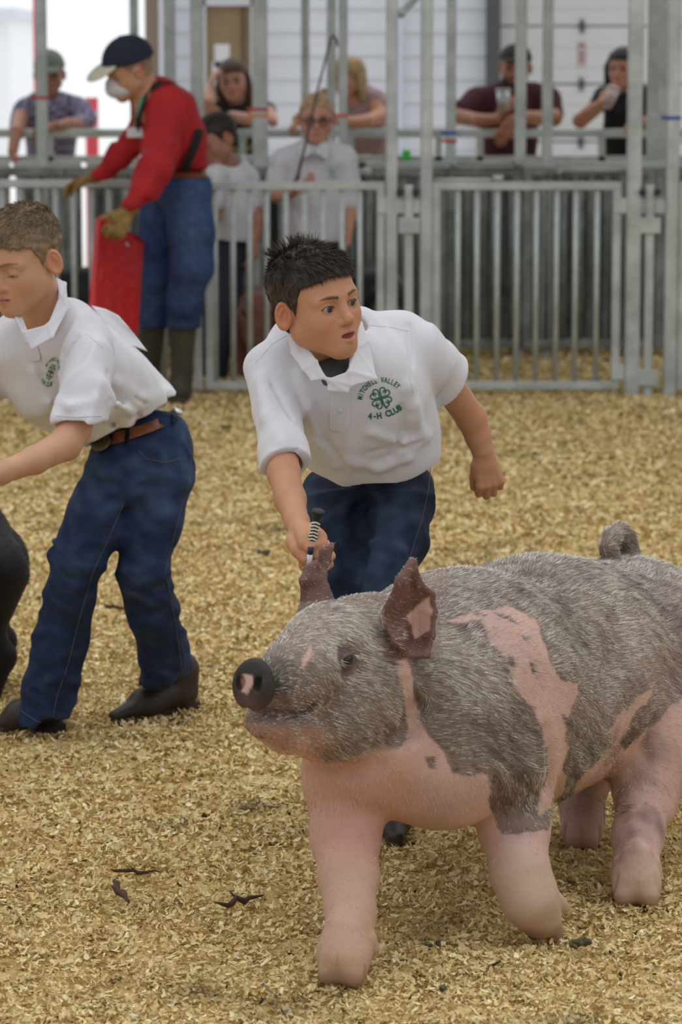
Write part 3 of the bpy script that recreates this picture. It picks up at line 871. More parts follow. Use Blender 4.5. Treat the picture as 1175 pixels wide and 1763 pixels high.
def post(px, Y, wpx, label, z1=3.6, m=None, bands=(), zb=-.02, group=None, base=True):
    m = m or M_GALV; w = wpx/2*PXM(Y); x = X_at(px, Y)
    p = empty('pen_post', (x, Y, 0), label, 'post', group)
    bm = bmesh.new(); add_box(bm, (x-w, Y-w, zb), (x+w, Y+w, z1), .006); bm_obj('tube', bm, m, p)
    bm = bmesh.new(); add_box(bm, (x-w-.003, Y-w-.003, z1-.01), (x+w+.003, Y+w+.003, z1+.012), .003); bm_obj('cap', bm, m, p)
    for py, c, nm in bands:
        z = Z_at(py, Y); bm = bmesh.new(); add_box(bm, (x-w-.004, Y-w-.004, z-.008), (x+w+.004, Y+w+.004, z+.008), .002)
        add_box(bm, (x-w-.028, Y-w-.008, z-.006), (x-w-.002, Y-w+.002, z+.010), .002)
        bm_obj('tape', bm, mat(nm, rgb(*c), rough=.5), p)
    return p

def build_pens():
    Yf = 14.40; zt = .95; zb = .03
    z_top = Z_at(313, Yf); 
    # front row of gates
    gate(X_at(746, Yf), X_at(1072, Yf), Yf, zb, z_top, [X_at(v, Yf) for v in (790, 823, 858, 892, 926, 961, 994, 1031)], 'steel pen gate with upright bars right of the dark-haired boy, between two tall posts',
         plates=((X_at(1058, Yf), X_at(1092, Yf), Z_at(354, Yf)), (X_at(1058, Yf), X_at(1080, Yf), Z_at(640, Yf))))
    gate(X_at(352, Yf), X_at(663, Yf), Yf, zb, z_top, [X_at(v, Yf) for v in (369, 400, 429, 459, 492, 524, 556, 589, 620)], 'steel pen gate with upright bars behind the dark-haired boy, in front of the girl',
         plates=((X_at(650, Yf), X_at(690, Yf), Z_at(354, Yf)),))
    gate(X_at(-60, Yf), X_at(346, Yf), Yf, zb, z_top+.01, [X_at(v, Yf) for v in range(-30, 330, 31)], 'steel pen gate with upright bars behind the fair-haired boy and the man in red')
    gate(X_at(1172, Yf), X_at(1300, Yf), Yf, zb, z_top, [X_at(v, Yf) for v in (1204, 1236)], 'steel pen gate at the right edge of the picture')
    # horizontal latch bar on the right gate
    lb = empty('latch_bar', (X_at(800, Yf-.04), Yf-.03, Z_at(308, Yf)), 'sliding latch bar lying along the top of the right-hand gate', 'latch')
    tube('rod', [(X_at(748, Yf), Yf-.0, Z_at(309, Yf)), (X_at(862, Yf), Yf-.0, Z_at(309, Yf))], .008, M_GALV, lb)
    tube('handle', [(X_at(850, Yf), Yf-.0, Z_at(307, Yf)), (X_at(868, Yf), Yf-.0, Z_at(307, Yf))], .016, M_GALV, lb)
    # tall posts
    post(675, Yf, 20, 'tall galvanised post at the hinge side of the gate behind the dark-haired boy')
    post(735, Yf, 21, 'tall galvanised post just left of the right-hand gate', m=M_GALV)
    post(1094, Yf, 25, 'broad tall galvanised post right of the right-hand gate')
    post(1160, Yf, 22, 'tall galvanised post with blue tape near the right edge', bands=[(203, (60, 76, 150), 'blue_tape_band')])
    # short hinge stanchions with plates and bolts
    for px, l in ((705, 'short hinge post with square plates between the two tall posts beside the right-hand gate'), (1122, 'short hinge post with square plates near the right edge')):
        x = X_at(px, Yf); s = empty('hinge_post', (x, Yf, 0), l, 'post')
        bm = bmesh.new(); add_box(bm, (x-.020, Yf-.02, -.02), (x+.020, Yf+.02, Z_at(318, Yf)), .004); bm_obj('tube', bm, M_GALV, s)
        for py in (388, 650):
            bm = bmesh.new(); add_box(bm, (x-.048, Yf-.032, Z_at(py+14, Yf)), (x+.048, Yf-.020, Z_at(py-14, Yf)), .004); bm_obj('plate', bm, M_GALV, s)
        for dx in (-.045, .045):
            bm = bmesh.new(); add_box(bm, (x+dx-.026, Yf-.014, Z_at(368, Yf)), (x+dx+.026, Yf+.014, Z_at(342, Yf)), .004); bm_obj('hinge_arm', bm, M_GALV, s)
        for dx in (-.038, .030):
            z = Z_at(330, Yf)
            tube('bolt', [(x+dx, Yf-.05, z), (x+dx, Yf-.01, z)], .016, mat('rusty_bolt', rgb(74, 66, 60), rough=.7, metal=.4), s, 8)
    # second row: the far side of the alley
    Ya = 16.3; za = Z_at(288, Ya)
    segs = [(-120, 110), (112, 345), (347, 560), (562, 770), (772, 900), (902, 1130), (1132, 1330)]
    for i, (a, b) in enumerate(segs):
        nb = int((b-a)/27)
        xs = [X_at(a+(b-a)*(k+.5)/nb, Ya) for k in range(nb)]
        gate(X_at(a, Ya), X_at(b, Ya), Ya, .05, za, xs, ['alley fence panel at the far left behind the man in the checked shirt', 'alley fence panel behind the man in red', 'alley fence panel behind the girl and the boy in white',
             'alley fence panel behind the pair of tall posts', 'alley fence panel behind the left half of the right-hand gate', 'alley fence panel behind the right half of the right-hand gate', 'alley fence panel at the right edge'][i], M_GALVD, rr=.022, br=.014, name='fence_panel', cat='fence')
    # slide rails with their round ends along the top of the alley
    for a, b, py, l in ((560, 640, 296, 'short slide rail on the alley fence right of the girl'), (775, 900, 280, 'slide rail on the alley fence under the man with the cup'), (955, 1090, 292, 'slide rail on the alley fence under the woman at the right')):
        s = empty('slide_rail', (X_at(a, Ya-.1), Ya-.08, Z_at(py, Ya)), l, 'rail')
        tube('rod', [(X_at(a, Ya), Ya-.08, Z_at(py, Ya)), (X_at(b, Ya), Ya-.08, Z_at(py, Ya))], .012, M_GALV, s)
        tube('knob', [(X_at(b-14, Ya), Ya-.08, Z_at(py, Ya)), (X_at(b, Ya), Ya-.08, Z_at(py, Ya))], .024, M_GALV, s)
        tube('bracket', [(X_at(a+8, Ya), Ya-.1, Z_at(py+3, Ya)), (X_at(a+8, Ya), Ya+.02, Z_at(py+3, Ya))], .014, M_GALV, s)
    # ribbed sheet panels closing the pens behind, in sections
    Yb = 16.85; zbk = Z_at(283, Yb)
    def ribbed(a, b, label, ms=None):
        ms = ms or M_GALVD
        r = empty('ribbed_panel', (X_at((a+b)/2, Yb), Yb, 0), label, 'panel')
        x0, x1 = X_at(a, Yb), X_at(b, Yb); n = max(2, int((x1-x0)/.075)); w = (x1-x0)/n
        bm = bmesh.new(); add_box(bm, (x0, Yb+.02, .0), (x1, Yb+.03, zbk)); bm_obj('sheet', bm, ms, r)
        me = None
        for k in range(n):
            if me is None:
                bm = bmesh.new(); add_box(bm, (0, -.025, 0), (w*.55, .02, zbk-.06), .008); me = bpy.data.meshes.new('rib'); bm.to_mesh(me); bm.free(); me.materials.append(ms)
            o = bpy.data.objects.new('rib', me); COL.objects.link(o); o.location = (x0+k*w, Yb, .01); o.parent = r; o.matrix_parent_inverse = Matrix.Translation(-Vector(r.location))
        bm = bmesh.new(); add_box(bm, (x0, Yb-.035, zbk-.03), (x1, Yb+.035, zbk+.015), .005); bm_obj('top_rail', bm, M_GALV, r)
    ribbed(-120, 14, 'ribbed steel pen panel at the far left edge')
    ribbed(26, 138, 'ribbed steel pen panel below the man in the checked shirt')
    ribbed(150, 345, 'ribbed steel pen panel behind the man in red')
    ribbed(630, 772, 'ribbed steel pen panel behind the pair of tall posts')
    ribbed(772, 960, 'ribbed steel pen panel under the man with the cup')
    ribbed(960, 1330, 'ribbed steel pen panel under the woman at the right')
    Yb = 18.4; zbk = Z_at(272, Yb)
    dkp = mat('dim_background_panel', rgb(58, 60, 58), rough=.8)  # dark colour stands in for the dim background of the pens
    ribbed(345, 480, 'ribbed panel darkened as dim pen background behind the boy in the white T-shirt', dkp)
    ribbed(480, 640, 'ribbed panel darkened as dim pen background behind the girl', dkp)
    # the rail the onlookers lean on
    Yr = 19.0
    zr = Z_at(222, Yr)
    for a, b, dz, l in ((-80, 250, 0.0, 'horizontal pen rail the man in the checked shirt leans on'), (250, 585, 0.0, 'horizontal pen rail behind the girl, under the dark-haired woman'), (585, 775, 0.0, 'horizontal pen rail under the blonde woman'), (775, 1300, 0.0, 'horizontal pen rail under the man with the cup and the woman at the right')):
        s = empty('pen_rail', (X_at((a+b)/2, Yr), Yr, zr), l, 'rail')
        bm = bmesh.new(); add_box(bm, (X_at(a, Yr), Yr-.02, zr-.05), (X_at(b, Yr)-.004, Yr+.02, zr), .004); bm_obj('top_tube', bm, M_GALV, s)
        z2 = Z_at(268, Yr); bm = bmesh.new(); add_box(bm, (X_at(a, Yr), Yr-.02, z2-.04), (X_at(b, Yr)-.004, Yr+.02, z2), .004); bm_obj('lower_tube', bm, M_GALV, s)
        for f in (.1, .5, .9):
            xx = X_at(a+(b-a)*f, Yr); bm = bmesh.new(); add_box(bm, (xx-.02, Yr-.02, 0), (xx+.02, Yr+.02, zr-.05)); bm_obj('upright', bm, M_GALV, s)
    # taller posts behind
    Y2 = 16.35
    O = (220, 96, 70)
    post(72, Y2, 19, 'tall galvanised post with red tape in front of the man in the checked shirt', bands=[(168, (200, 70, 66), 'red_tape')])
    post(232, 18.5, 15, 'slim grey post behind the cap of the man in red')
    post(293, 17.4, 20, 'tall galvanised post right of the cap of the man in red')
    post(340, Y2, 22, 'tall galvanised post between the man in red and the dark-haired woman')
    post(448, Y2, 26, 'broad galvanised post with orange tape right of the dark-haired woman', bands=[(188, (200, 74, 60), 'orange_tape'), (199, (232, 150, 70), 'yellow_tape')])
    post(526, 18.6, 14, 'slim grey post left of the girl\'s head')
    post(571, 17.4, 16, 'galvanised post just behind the girl\'s head, left of a pair')
    post(591, Y2, 16, 'galvanised post with orange tape, right one of the pair behind the girl', bands=[(199, O, 'orange_tape2')])
    post(777, Y2, 17, 'galvanised post with blue and red tape left of the man with the cup', bands=[(229, (50, 86, 190), 'blue_tape_band2'), (243, (196, 60, 56), 'red_tape')])
    post(897, Y2, 19, 'tall galvanised post in front of the bearded man')
    post(943, Y2, 18, 'tall galvanised post right of the bearded man')
    post(1124, 17.4, 18, 'galvanised post behind the broad post at the right')
    post(1140, 18.4, 20, 'grey post farthest back near the right edge')
    gt = box('green_tag', (X_at(693, 18.9), 18.93, Z_at(276, 18.9)), (X_at(708, 18.9), 18.975, Z_at(258, 18.9)), mat('green_plastic', rgb(60, 214, 92), rough=.5), None, .006); tag(gt, 'small bright green tag on the rail between the two tall posts', 'tag')
    # diagonal brace high between the posts
    br = empty('brace', (X_at(700, 15.5), 15.5, 2), 'diagonal steel brace at the top between the two tall posts', 'brace')
    tube('tube', [P(690, 24, 15.4), P(745, -30, 15.8)], .018, M_GALV, br)
    tube('end_collar', [P(690, 24, 15.4), P(694, 20, 15.43)], .022, M_GALV, br)
    # overhead ties above the frame keep the posts standing
    t = box('trim_4', (-3.2, Yf-.03, 3.6), (3.4, Yf+.03, 3.68), M_GALV); t['kind'] = 'structure'
    t = box('trim_5', (-3.2, Y2-.03, 3.6), (3.4, Y2+.03, 3.68), M_GALV); t['kind'] = 'structure'
build_barn(); build_pens()
# ------------------------------------------------------------------ the show pig in front
def poly_sd(px, py, poly):
    "signed distance in photo pixels to a closed outline, negative inside"
    v = np.array(poly, float); n = len(v)
    d = np.full(len(px), 1e9); s = np.ones(len(px))
    for i in range(n):
        a, b = v[i], v[(i-1) % n]
        ex, ey = b-a; wx, wy = px-a[0], py-a[1]
        t = np.clip((wx*ex+wy*ey)/(ex*ex+ey*ey), 0, 1)
        d = np.minimum(d, (wx-ex*t)**2+(wy-ey*t)**2)
        c1 = py >= a[1]; c2 = py < b[1]; c3 = ex*wy > ey*wx
        fl = (c1 & c2 & c3) | (~c1 & ~c2 & ~c3); s = np.where(fl, -s, s)
    return s*np.sqrt(d)

def build_pig():
    S = Sdf()
    # trunk
    S.ell(P(762, 1205, 5.55), A(.205, .225, .205), k=.01)
    S.chain([(720, 1235, 5.40, 150), (800, 1190, 5.62, 186), (920, 1152, 5.86, 178), (1075, 1145, 6.12, 172)], k=.08)
    S.ell(P(1085, 1118, 6.14), A(.195, .20, .170), k=.06)
    S.ell(P(960, 1098, 5.92), A(.150, .20, .120), k=.08)
    S.chain([(900, 1230, 5.70, 160), (985, 1190, 5.88, 150)], k=.06)
    # shoulder and brisket
    S.chain([(850, 1150, 5.58, 118), (868, 1290, 5.46, 86)], k=.05)
    S.chain([(640, 1290, 5.34, 112), (760, 1320, 5.38, 96), (850, 1300, 5.42, 80)], k=.05)
    S.chain([(600, 1330, 5.38, 72), (650, 1220, 5.42, 120)], k=.06)
    # neck and jowl
    S.chain([(720, 1170, 5.45, 118), (650, 1175, 5.33, 112)], k=.05)
    S.chain([(800, 1130, 5.62, 112), (700, 1120, 5.45, 92)], k=.05)
    # front right leg
    S.chain([(598, 1350, 5.37, 70), (596, 1440, 5.31, 57), (600, 1510, 5.24, 48), (602, 1570, 5.18, 39), (599, 1620, 5.14, 31), (594, 1655, 5.11, 30)], k=.03)
    # front left leg, bent
    S.chain([(880, 1330, 5.50, 76), (888, 1430, 5.44, 57), (898, 1505, 5.38, 47), (914, 1552, 5.36, 42), (930, 1582, 5.37, 35)], k=.03)
    # hind left leg
    S.chain([(1120, 1190, 5.98, 105), (1128, 1290, 5.88, 72), (1114, 1370, 5.83, 48), (1100, 1440, 5.74, 38), (1097, 1500, 5.66, 32), (1095, 1525, 5.63, 31)], k=.04)
    S.chain([(1050, 1235, 5.93, 60), (1110, 1270, 5.94, 68)], k=.05)
    # hind right leg
    S.chain([(1035, 1240, 6.16, 80), (1005, 1350, 6.12, 40), (1001, 1395, 6.06, 31), (1002, 1428, 6.02, 28)], k=.03)
    # hooves: two toes each, dew claws
    def hoof(cx, cy, Y, w, fw, dew=True, lift=0, pitch=0):
        f = unit(A(fw[0], fw[1], 0)); sd = np.cross(f, A(0, 0, 1)); c = P(cx, cy, Y)
        gz = lift
        up = A(0, 0, 1); b = A(c[0], c[1], 0)-f*.020
        S.cone(b+up*w*1.9-f*w*.05, b+up*w*.95+f*w*.18, w*.66, w*.92, .035, flat=(f, .9))
        for s in (-1, 1):
            S.cone(b+up*w*1.0+sd*s*w*.42+f*w*.15, b+f*w*.62+sd*s*w*.54+up*w*.34, w*.60, w*.46, .010)
            if dew: S.cone(b-f*w*.55+up*w*1.5+sd*s*w*.78, b-f*w*.75+up*w*1.0+sd*s*w*.92, w*.26, w*.2, .010)
        S.sub(p_cone(b+f*w*1.08+up*w*1.25, b+f*w*1.16+up*-.01, .0026, .0075), .006)
        for s in (-1, 1): S.sub(p_cone(b+f*w*.62+sd*s*w*.86+up*w*1.2, b+f*w*.72+sd*s*w*.98+up*-.01, .0018, .0048), .006)
    hoof(589, 1675, 5.10, .043, (-.30, -1))
    hoof(1096, 1540, 5.60, .042, (-.10, -1))
    hoof(1003, 1450, 6.0, .036, (-.1, -1))
    # the bent fore hoof points back
    for s in (-1, 1):
        S.cone(P(928+s*15, 1585, 5.37), P(938+s*17, 1606, 5.39), .023, .015, .002)
        S.cone(P(946+s*9, 1548, 5.37), P(966+s*7, 1562, 5.39), .014, .010, .005)
    # head
    S.ell(P(628, 1128, 5.36), A(.092, .11, .080), k=.04)
    S.chain([(640, 1115, 5.36, 72), (560, 1128, 5.24, 66), (520, 1166, 5.14, 52), (482, 1180, 5.085, 39)], k=.04)
    S.chain([(560, 1105, 5.25, 52), (500, 1148, 5.12, 44)], k=.04)
    S.chain([(640, 1085, 5.38, 58), (578, 1085, 5.30, 47)], k=.035)
    S.chain([(640, 1215, 5.34, 98), (560, 1235, 5.24, 70), (495, 1248, 5.12, 44), (452, 1240, 5.07, 28)], k=.035)
    S.chain([(590, 1205, 5.24, 82), (655, 1235, 5.36, 88)], k=.04)
    # snout disc
    dn = unit(P(424, 1180, 4.985)-P(462, 1181, 5.05)); sc = P(434, 1180, 5.01)
    sr = unit(np.cross(dn, A(0, 0, 1))); su = np.cross(sr, dn)
    Rs = np.stack([sr, dn, su])
    S.ell(sc-dn*.004, A(.0395, .015, .0455), Rs, .010)
    S.ell(sc+dn*.004, A(.035, .0105, .041), Rs, .004)
    for s, x in ((-1, .0165), (1, .0165)):
        S.sub(p_ell(sc+dn*.014+sr*s*x+su*.003, A(.0080, .018, .0115), Rs), .003)
        S.u(p_cone(sc+dn*.011+sr*s*(x+.008)-su*.010, sc+dn*.011+sr*s*(x+.009)+su*.008, .0035), .006)
    # mouth line
    def seg_cut(pts, Y, r, k):
        w = raycast(S, [p[0] for p in pts], [p[1] for p in pts], Y)
        for a, b in zip(w[:-1], w[1:]): S.sub(p_cone(a, b, r), k)
        return w
    mouth = seg_cut([(424, 1226), (450, 1228), (480, 1230), (510, 1232), (530, 1224), (543, 1210)], 4.95, .0042, .008)
    # lip bulges above and below
    w = raycast(S, [455, 490, 520], [1250, 1255, 1250], 4.95)
    S.cone(w[0]+A(0, .012, 0), w[1]+A(0, .012, 0), .014, .015, .012); S.cone(w[1]+A(0, .012, 0), w[2]+A(0, .012, 0), .015, .010, .012)
    # snout wrinkles
    for x0 in (484, 498, 512):
        w = raycast(S, [x0, x0+6, x0+4], [1142, 1165, 1190], 4.95)
        for a, b in zip(w[:-1], w[1:]): S.sub(p_cone(a, b, .0016), .006)
    # eye: lids around a slit
    ec = raycast(S, [600], [1137], 5.0)[0]
    en = S.grad(ec[None])[0]
    S.sub(p_ell(ec+en*.004, A(.030, .022, .021)), .020)
    eb = ec-en*.009
    er = unit(np.cross(A(0, 0, 1), en)); eu = np.cross(en, er); Re = np.stack([er, en, eu])
    S.ell(eb-en*.003, A(.0215, .0165, .0175), Re, .008)
    S.path([eb+en*.008+er*-.021+eu*.001, eb+en*.012+er*-.008+eu*.0095, eb+en*.012+er*.008+eu*.0095, eb+en*.006+er*.023+eu*.001], .0046, .004)
    S.path([eb+en*.008+er*-.019-eu*.003, eb+en*.012-eu*.0095, eb+en*.006+er*.020-eu*.003], .0034, .004)
    S.sub(p_ell(eb+en*.014+er*-.001-eu*.0005, A(.0150, .010, .0042), Re), .003)
    for j in (1, 2): # folds under the eye
        w = raycast(S, [575, 592, 612, 628], [1146+j*6, 1152+j*7, 1153+j*7, 1144+j*7], 5.0)
        for a, b in zip(w[:-1], w[1:]): S.sub(p_cone(a, b, .0014), .006)
    # left ear (large, standing, seen from inside): shell of triangles
    def shell(tris, r, k=.006):
        for t in tris: S.tri(*[P(*q) for q in t], r, k)
    e = dict(b0=(662, 1072, 5.245), b1=(682, 1105, 5.225), b2=(702, 1128, 5.245), t1=(690, 1000, 5.215), tip=(711, 966, 5.235), t2=(722, 1004, 5.245),
             o1=(745, 1024, 5.265), o2=(748, 1055, 5.265), o3=(746, 1095, 5.255), o4=(736, 1128, 5.245), m1=(700, 1060, 5.275), m2=(712, 1040, 5.285), m3=(715, 1090, 5.295))
    shell([(e['b0'], e['t1'], e['m1']), (e['t1'], e['tip'], e['m2']), (e['tip'], e['t2'], e['m2']), (e['t1'], e['m2'], e['m1']), (e['t2'], e['o1'], e['m2']),
           (e['o1'], e['o2'], e['m2']), (e['m2'], e['o2'], e['m3']), (e['o2'], e['o3'], e['m3']), (e['o3'], e['o4'], e['m3']), (e['m1'], e['m2'], e['m3']),
           (e['b0'], e['b1'], e['m1']), (e['b1'], e['m3'], e['m1']), (e['b1'], e['b2'], e['m3']), (e['b2'], e['o4'], e['m3'])], .0052, .007)
    S.chain([(664, 1066, 5.255, 13), (690, 1002, 5.220, 6), (710, 968, 5.235, 4)], k=.010)
    S.chain([(664, 1098, 5.33, 30), (682, 1068, 5.285, 13)], k=.02)
    # right ear, folded tip
    f = dict(b0=(522, 1050, 5.36), b1=(572, 1042, 5.38), a1=(522, 1000, 5.36), a2=(556, 992, 5.40), p1=(528, 976, 5.37), p2=(543, 972, 5.39), q1=(553, 946, 5.41), q2=(572, 939, 5.43), q3=(567, 965, 5.42), q4=(551, 982, 5.41), mm=(545, 1010, 5.42))
    shell([(f['b0'], f['a1'], f['mm']), (f['b0'], f['mm'], f['b1']), (f['b1'], f['mm'], f['a2']), (f['a1'], f['mm'], f['a2']), (f['a1'], f['p1'], f['p2']), (f['a1'], f['p2'], f['a2']),
           (f['p2'], f['q4'], f['a2']), (f['q4'], f['q1'], f['q2']), (f['q4'], f['q2'], f['q3']), (f['q4'], f['q3'], f['a2'])], .0052, .007)
    S.chain([(545, 1058, 5.37, 27), (543, 1015, 5.39, 16)], k=.02)
    # tail, curled up on the rump
    S.chain([(1080, 985, 6.20, 18), (1084, 950, 6.20, 15), (1080, 928, 6.19, 14), (1067, 916, 6.17, 15), (1054, 926, 6.14, 16), (1050, 945, 6.12, 16), (1056, 968, 6.12, 13)], k=.012)
    # skin folds of shoulder and flank, brisket crease
    for pts, r, k in (([(945, 1260), (952, 1300), (946, 1350)], .006, .03), ([(1045, 1180), (1062, 1120), (1058, 1070)], .004, .05),
                      ([(700, 1180), (712, 1230), (706, 1262)], .004, .03), ([(660, 1285), (700, 1262), (720, 1225)], .003, .04), ([(555, 1320), (600, 1330), (650, 1318)], .003, .03)):
        w = raycast(S, [q[0] for q in pts], [q[1] for q in pts], 5.0)
        for a, b in zip(w[:-1], w[1:]): S.sub(p_cone(a, b, r), k)
    S.disp = lambda p: .0016*vnoise(p, 7, 5)
    root = empty('pig', (.28, 5.6, 0), 'large pink and grey show pig with bristly coat walking in front of the boy', 'pig')
    PINK = s2l((203, 168, 158)); GREY = s2l((126, 106, 96)); DARKG = s2l((50, 46, 44)); PALE = s2l((190, 160, 148))
    stripes = [[(770, 1064), (870, 1043), (900, 1052), (925, 1075), (945, 1110), (948, 1140), (972, 1170), (995, 1175), (997, 1190), (985, 1215), (978, 1240), (975, 1262), (980, 1285), (968, 1310), (975, 1345), (955, 1390), (930, 1400), (938, 1340), (944, 1290), (938, 1262), (915, 1215), (890, 1180), (868, 1132), (840, 1110), (832, 1085), (820, 1070), (790, 1068)],
               [(684, 1135), (702, 1136), (712, 1170), (714, 1215), (740, 1270), (765, 1300), (780, 1330), (838, 1335), (842, 1368), (850, 1405), (860, 1440), (1000, 1420), (1000, 1760), (380, 1760), (380, 1300), (470, 1300), (530, 1290), (560, 1316), (620, 1300), (690, 1282), (702, 1248), (692, 1190)],
               [(400, 1245), (440, 1270), (480, 1290), (530, 1297), (540, 1330), (380, 1340)],
               [(1100, 1195), (1130, 1185), (1090, 1240), (1060, 1290), (1050, 1260)],
               [(1060, 1275), (1075, 1290), (1175, 1200), (1400, 1250), (1400, 1760), (940, 1760), (950, 1400), (1000, 1345)],
               [(535, 1130), (524, 1150), (514, 1152), (526, 1128), (536, 1118)],
               [(700, 1058), (716, 1045), (742, 1030), (748, 1050), (738, 1085), (720, 1100), (712, 1080)],
               [(418, 1164), (432, 1160), (438, 1175), (428, 1196), (420, 1192)]]
    spots = [[(874, 1128), (884, 1132), (886, 1148), (880, 1148), (874, 1140)], [(912, 1140), (918, 1140), (922, 1158), (916, 1160)], [(732, 1303), (748, 1302), (750, 1320), (738, 1322)],
             [(845, 1052), (880, 1062), (894, 1076), (880, 1070), (860, 1062)], [(898, 1092), (910, 1098), (912, 1106), (902, 1102)], [(815, 1056), (838, 1058), (836, 1062), (818, 1061)],
             [(868, 1395), (888, 1388), (890, 1398), (872, 1418), (862, 1430), (858, 1415)], [(965, 1230), (985, 1240), (985, 1262), (975, 1255)]]
    def fields(v):
        px, py = proj(v)
        wx = vnoise(v, 12, 21)*3.5+vnoise(v, 45, 23)*1.2; wy = vnoise(v, 12, 22)*3.5+vnoise(v, 45, 24)*1.2
        qx, qy = px+wx, py+wy
        pink = np.full(len(v), 99.0)
        for poly in stripes: pink = np.minimum(pink, poly_sd(qx, qy, poly))
        sp = np.full(len(v), 99.0)
        for poly in spots: sp = np.minimum(sp, poly_sd(px+wx*.3, py+wy*.3, poly))
        soft = np.where((px < 690) & (py > 1200), 16.0, 3.0); pink = np.clip(.5-pink/soft, 0, 1); pink = pink*(1-np.clip(.5-sp/3, 0, 1))
        return px, py, pink
    def colf(v):
        px, py, pink = fields(v); pink = pink[:, None]
        n1 = vnoise(v, 6, 31)[:, None]; n2 = vnoise(v, 30, 32)[:, None]
        fore = np.exp(-(((px-585)/85)**2+((py-1085)/45)**2))[:, None]; g = GREY*(1+.12*n1+.10*n2)*(1+.35*fore)
        hip = np.exp(-(((px-1150)/130)**2+((py-1130)/150)**2))[:, None]*.55
        g = g*(1-hip)+s2l((165, 132, 128))*hip
        p = PINK*(1+.06*n1+.03*n2)*np.array([.97, .96, .95])
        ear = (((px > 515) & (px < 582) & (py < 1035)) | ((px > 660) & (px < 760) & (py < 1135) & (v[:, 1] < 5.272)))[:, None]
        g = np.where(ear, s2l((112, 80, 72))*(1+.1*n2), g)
        low = np.clip((py-1240)/70, 0, 1)*np.clip((740-px)/60, 0, 1)
        p = p*(1-low[:, None]*.5)+s2l((203, 150, 128))*low[:, None]*.5
        arm = np.exp(-(((px-610)/60)**2+((py-1420)/60)**2))[:, None]*.3; p = p*(1-arm)+s2l((206, 140, 132))*arm
        leg = np.clip((py-1440)/90, 0, 1)[:, None]
        p = p*(1-leg*.6)+s2l((196, 168, 140))*leg*.6
        c = g*(1-pink)+p*pink
        # mottled hind leg
        hl = ((px > 1040) & (py > 1230))*np.clip((1500-py)/70, 0, 1)*np.clip((py-1230)/40, 0, 1)*np.clip(.35*vnoise(v*[1, 1, .4], 9, 44)+.35*vnoise(v*[1, 1, .6], 26, 45)+.35*np.clip((1110-px)/40, -1, 1)+.15, 0, 1)*.75
        c = c*(1-hl[:, None])+s2l((112, 84, 78))*hl[:, None]
        # dark snout
        d = np.linalg.norm((v-sc), axis=1)
        dk = np.clip((.053-d+.004*vnoise(v, 60, 9))/.007, 0, 1)*(1-pink[:, 0]*(px < 445))
        dk = np.maximum(dk, np.clip((.100-d)/.045, 0, 1)*.85*(1-pink[:, 0])*np.clip((1215-py)/30, .2, 1))
        c = c*(1-dk[:, None])+DARKG*dk[:, None]
        dm = np.min(np.stack([np.linalg.norm(v-m, axis=1) for m in np.concatenate([mouth[:-1]*(1-t)+mouth[1:]*t for t in (0, .25, .5, .75)])]), 0)
        lipw = (np.exp(-(dm/.030)**2)*.55*(1-pink[:, 0]*.5))[:, None]; c = c*(1-lipw)+s2l((126, 92, 84))*lipw
        chin = (np.clip((py-1243-12*vnoise(v, 8, 71))/26, 0, 1)*np.clip((600-px)/60, 0, 1)*np.clip((1345-py)/20, 0, 1)*.8)[:, None]; c = c*(1-chin)+s2l((190, 142, 124))*chin
        dmw = (np.exp(-(dm/.011)**2)*.92)[:, None]; c = c*(1-dmw)+s2l((62, 46, 44))*dmw
        de = np.linalg.norm((v-eb-en*.012)@Re.T/A(.030, .03, .021), axis=1)
        ew = (np.exp(-de**2*.75)*.80)[:, None]; c = c*(1-ew)+s2l((84, 64, 70))*ew
        toes = np.clip((.030-v[:, 2])/.014, 0, 1)[:, None]*.6; c = c*(1-toes)+s2l((158, 124, 104))*toes
        return np.clip(c, .001, 1)
    Mpig = mat('pig_skin', attr=True, rough=.62, sss=.04, spec=.3, bump=(70, .35, .003))
    v, q = S.polygonise(.0036)
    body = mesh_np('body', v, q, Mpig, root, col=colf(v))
    # eye
    bm = bmesh.new(); bmesh.ops.create_uvsphere(bm, u_segments=24, v_segments=16, radius=.0125)
    for x in bm.verts: x.co = Vector(list(eb+en*.0035))+x.co
    bm_obj('eye', bm, mat('pig_eye', rgb(28, 20, 20), rough=.1), root, True)
    # bristles
    rs = np.random.RandomState(11)
    g = vnormals(v, q)
    tocam = unit(A(0, 0, CAM_H)-A(.28, 5.6, .3))
    wt = (g@tocam > -.35)*1.0
    px, py, pink = fields(v)
    legs = py > 1400
    wt *= np.where(v[:, 2] < .03, 0, 1)*np.where(np.linalg.norm(v-sc, axis=1) < .047, 0, 1)*np.where(np.linalg.norm(v-eb, axis=1) < .024, 0, 1)
    dens = wt*np.where(legs, .35, 1)*np.where(((py < 1035) & (px < 582)) | ((px > 660) & (px < 756) & (py < 1135) & (v[:, 1] < 5.272)), .22, 1)*np.where(pink > .5, .55, 1.0); dens /= dens.sum()
    N = 260000
    i = rs.choice(len(v), N, p=dens)
    r = v[i]+rs.normal(size=(N, 3))*.0012; n = g[i]; qx, qy, pk = px[i], py[i], pink[i]
    Fw = unit(A(.52, .86, 0))
    headw = np.clip((720-qx)/60, 0, 1)*np.clip((1330-qy)/40, 0, 1)
    back = Fw[None]*(1-.75*headw[:, None])+A(0, 0, -1)[None]*(.35+.25*headw)[:, None]+A(.6, .3, 0)[None]*headw[:, None]
    front = (qy > 1330)[:, None]*A(0, 0, -1.4)[None]
    fl = back+front+np.stack([vnoise(r, 4, 50+j) for j in range(3)], 1)*.30
    fl -= (fl*n).sum(1)[:, None]*n; fl /= np.maximum(.15, np.linalg.norm(fl, axis=1))[:, None]
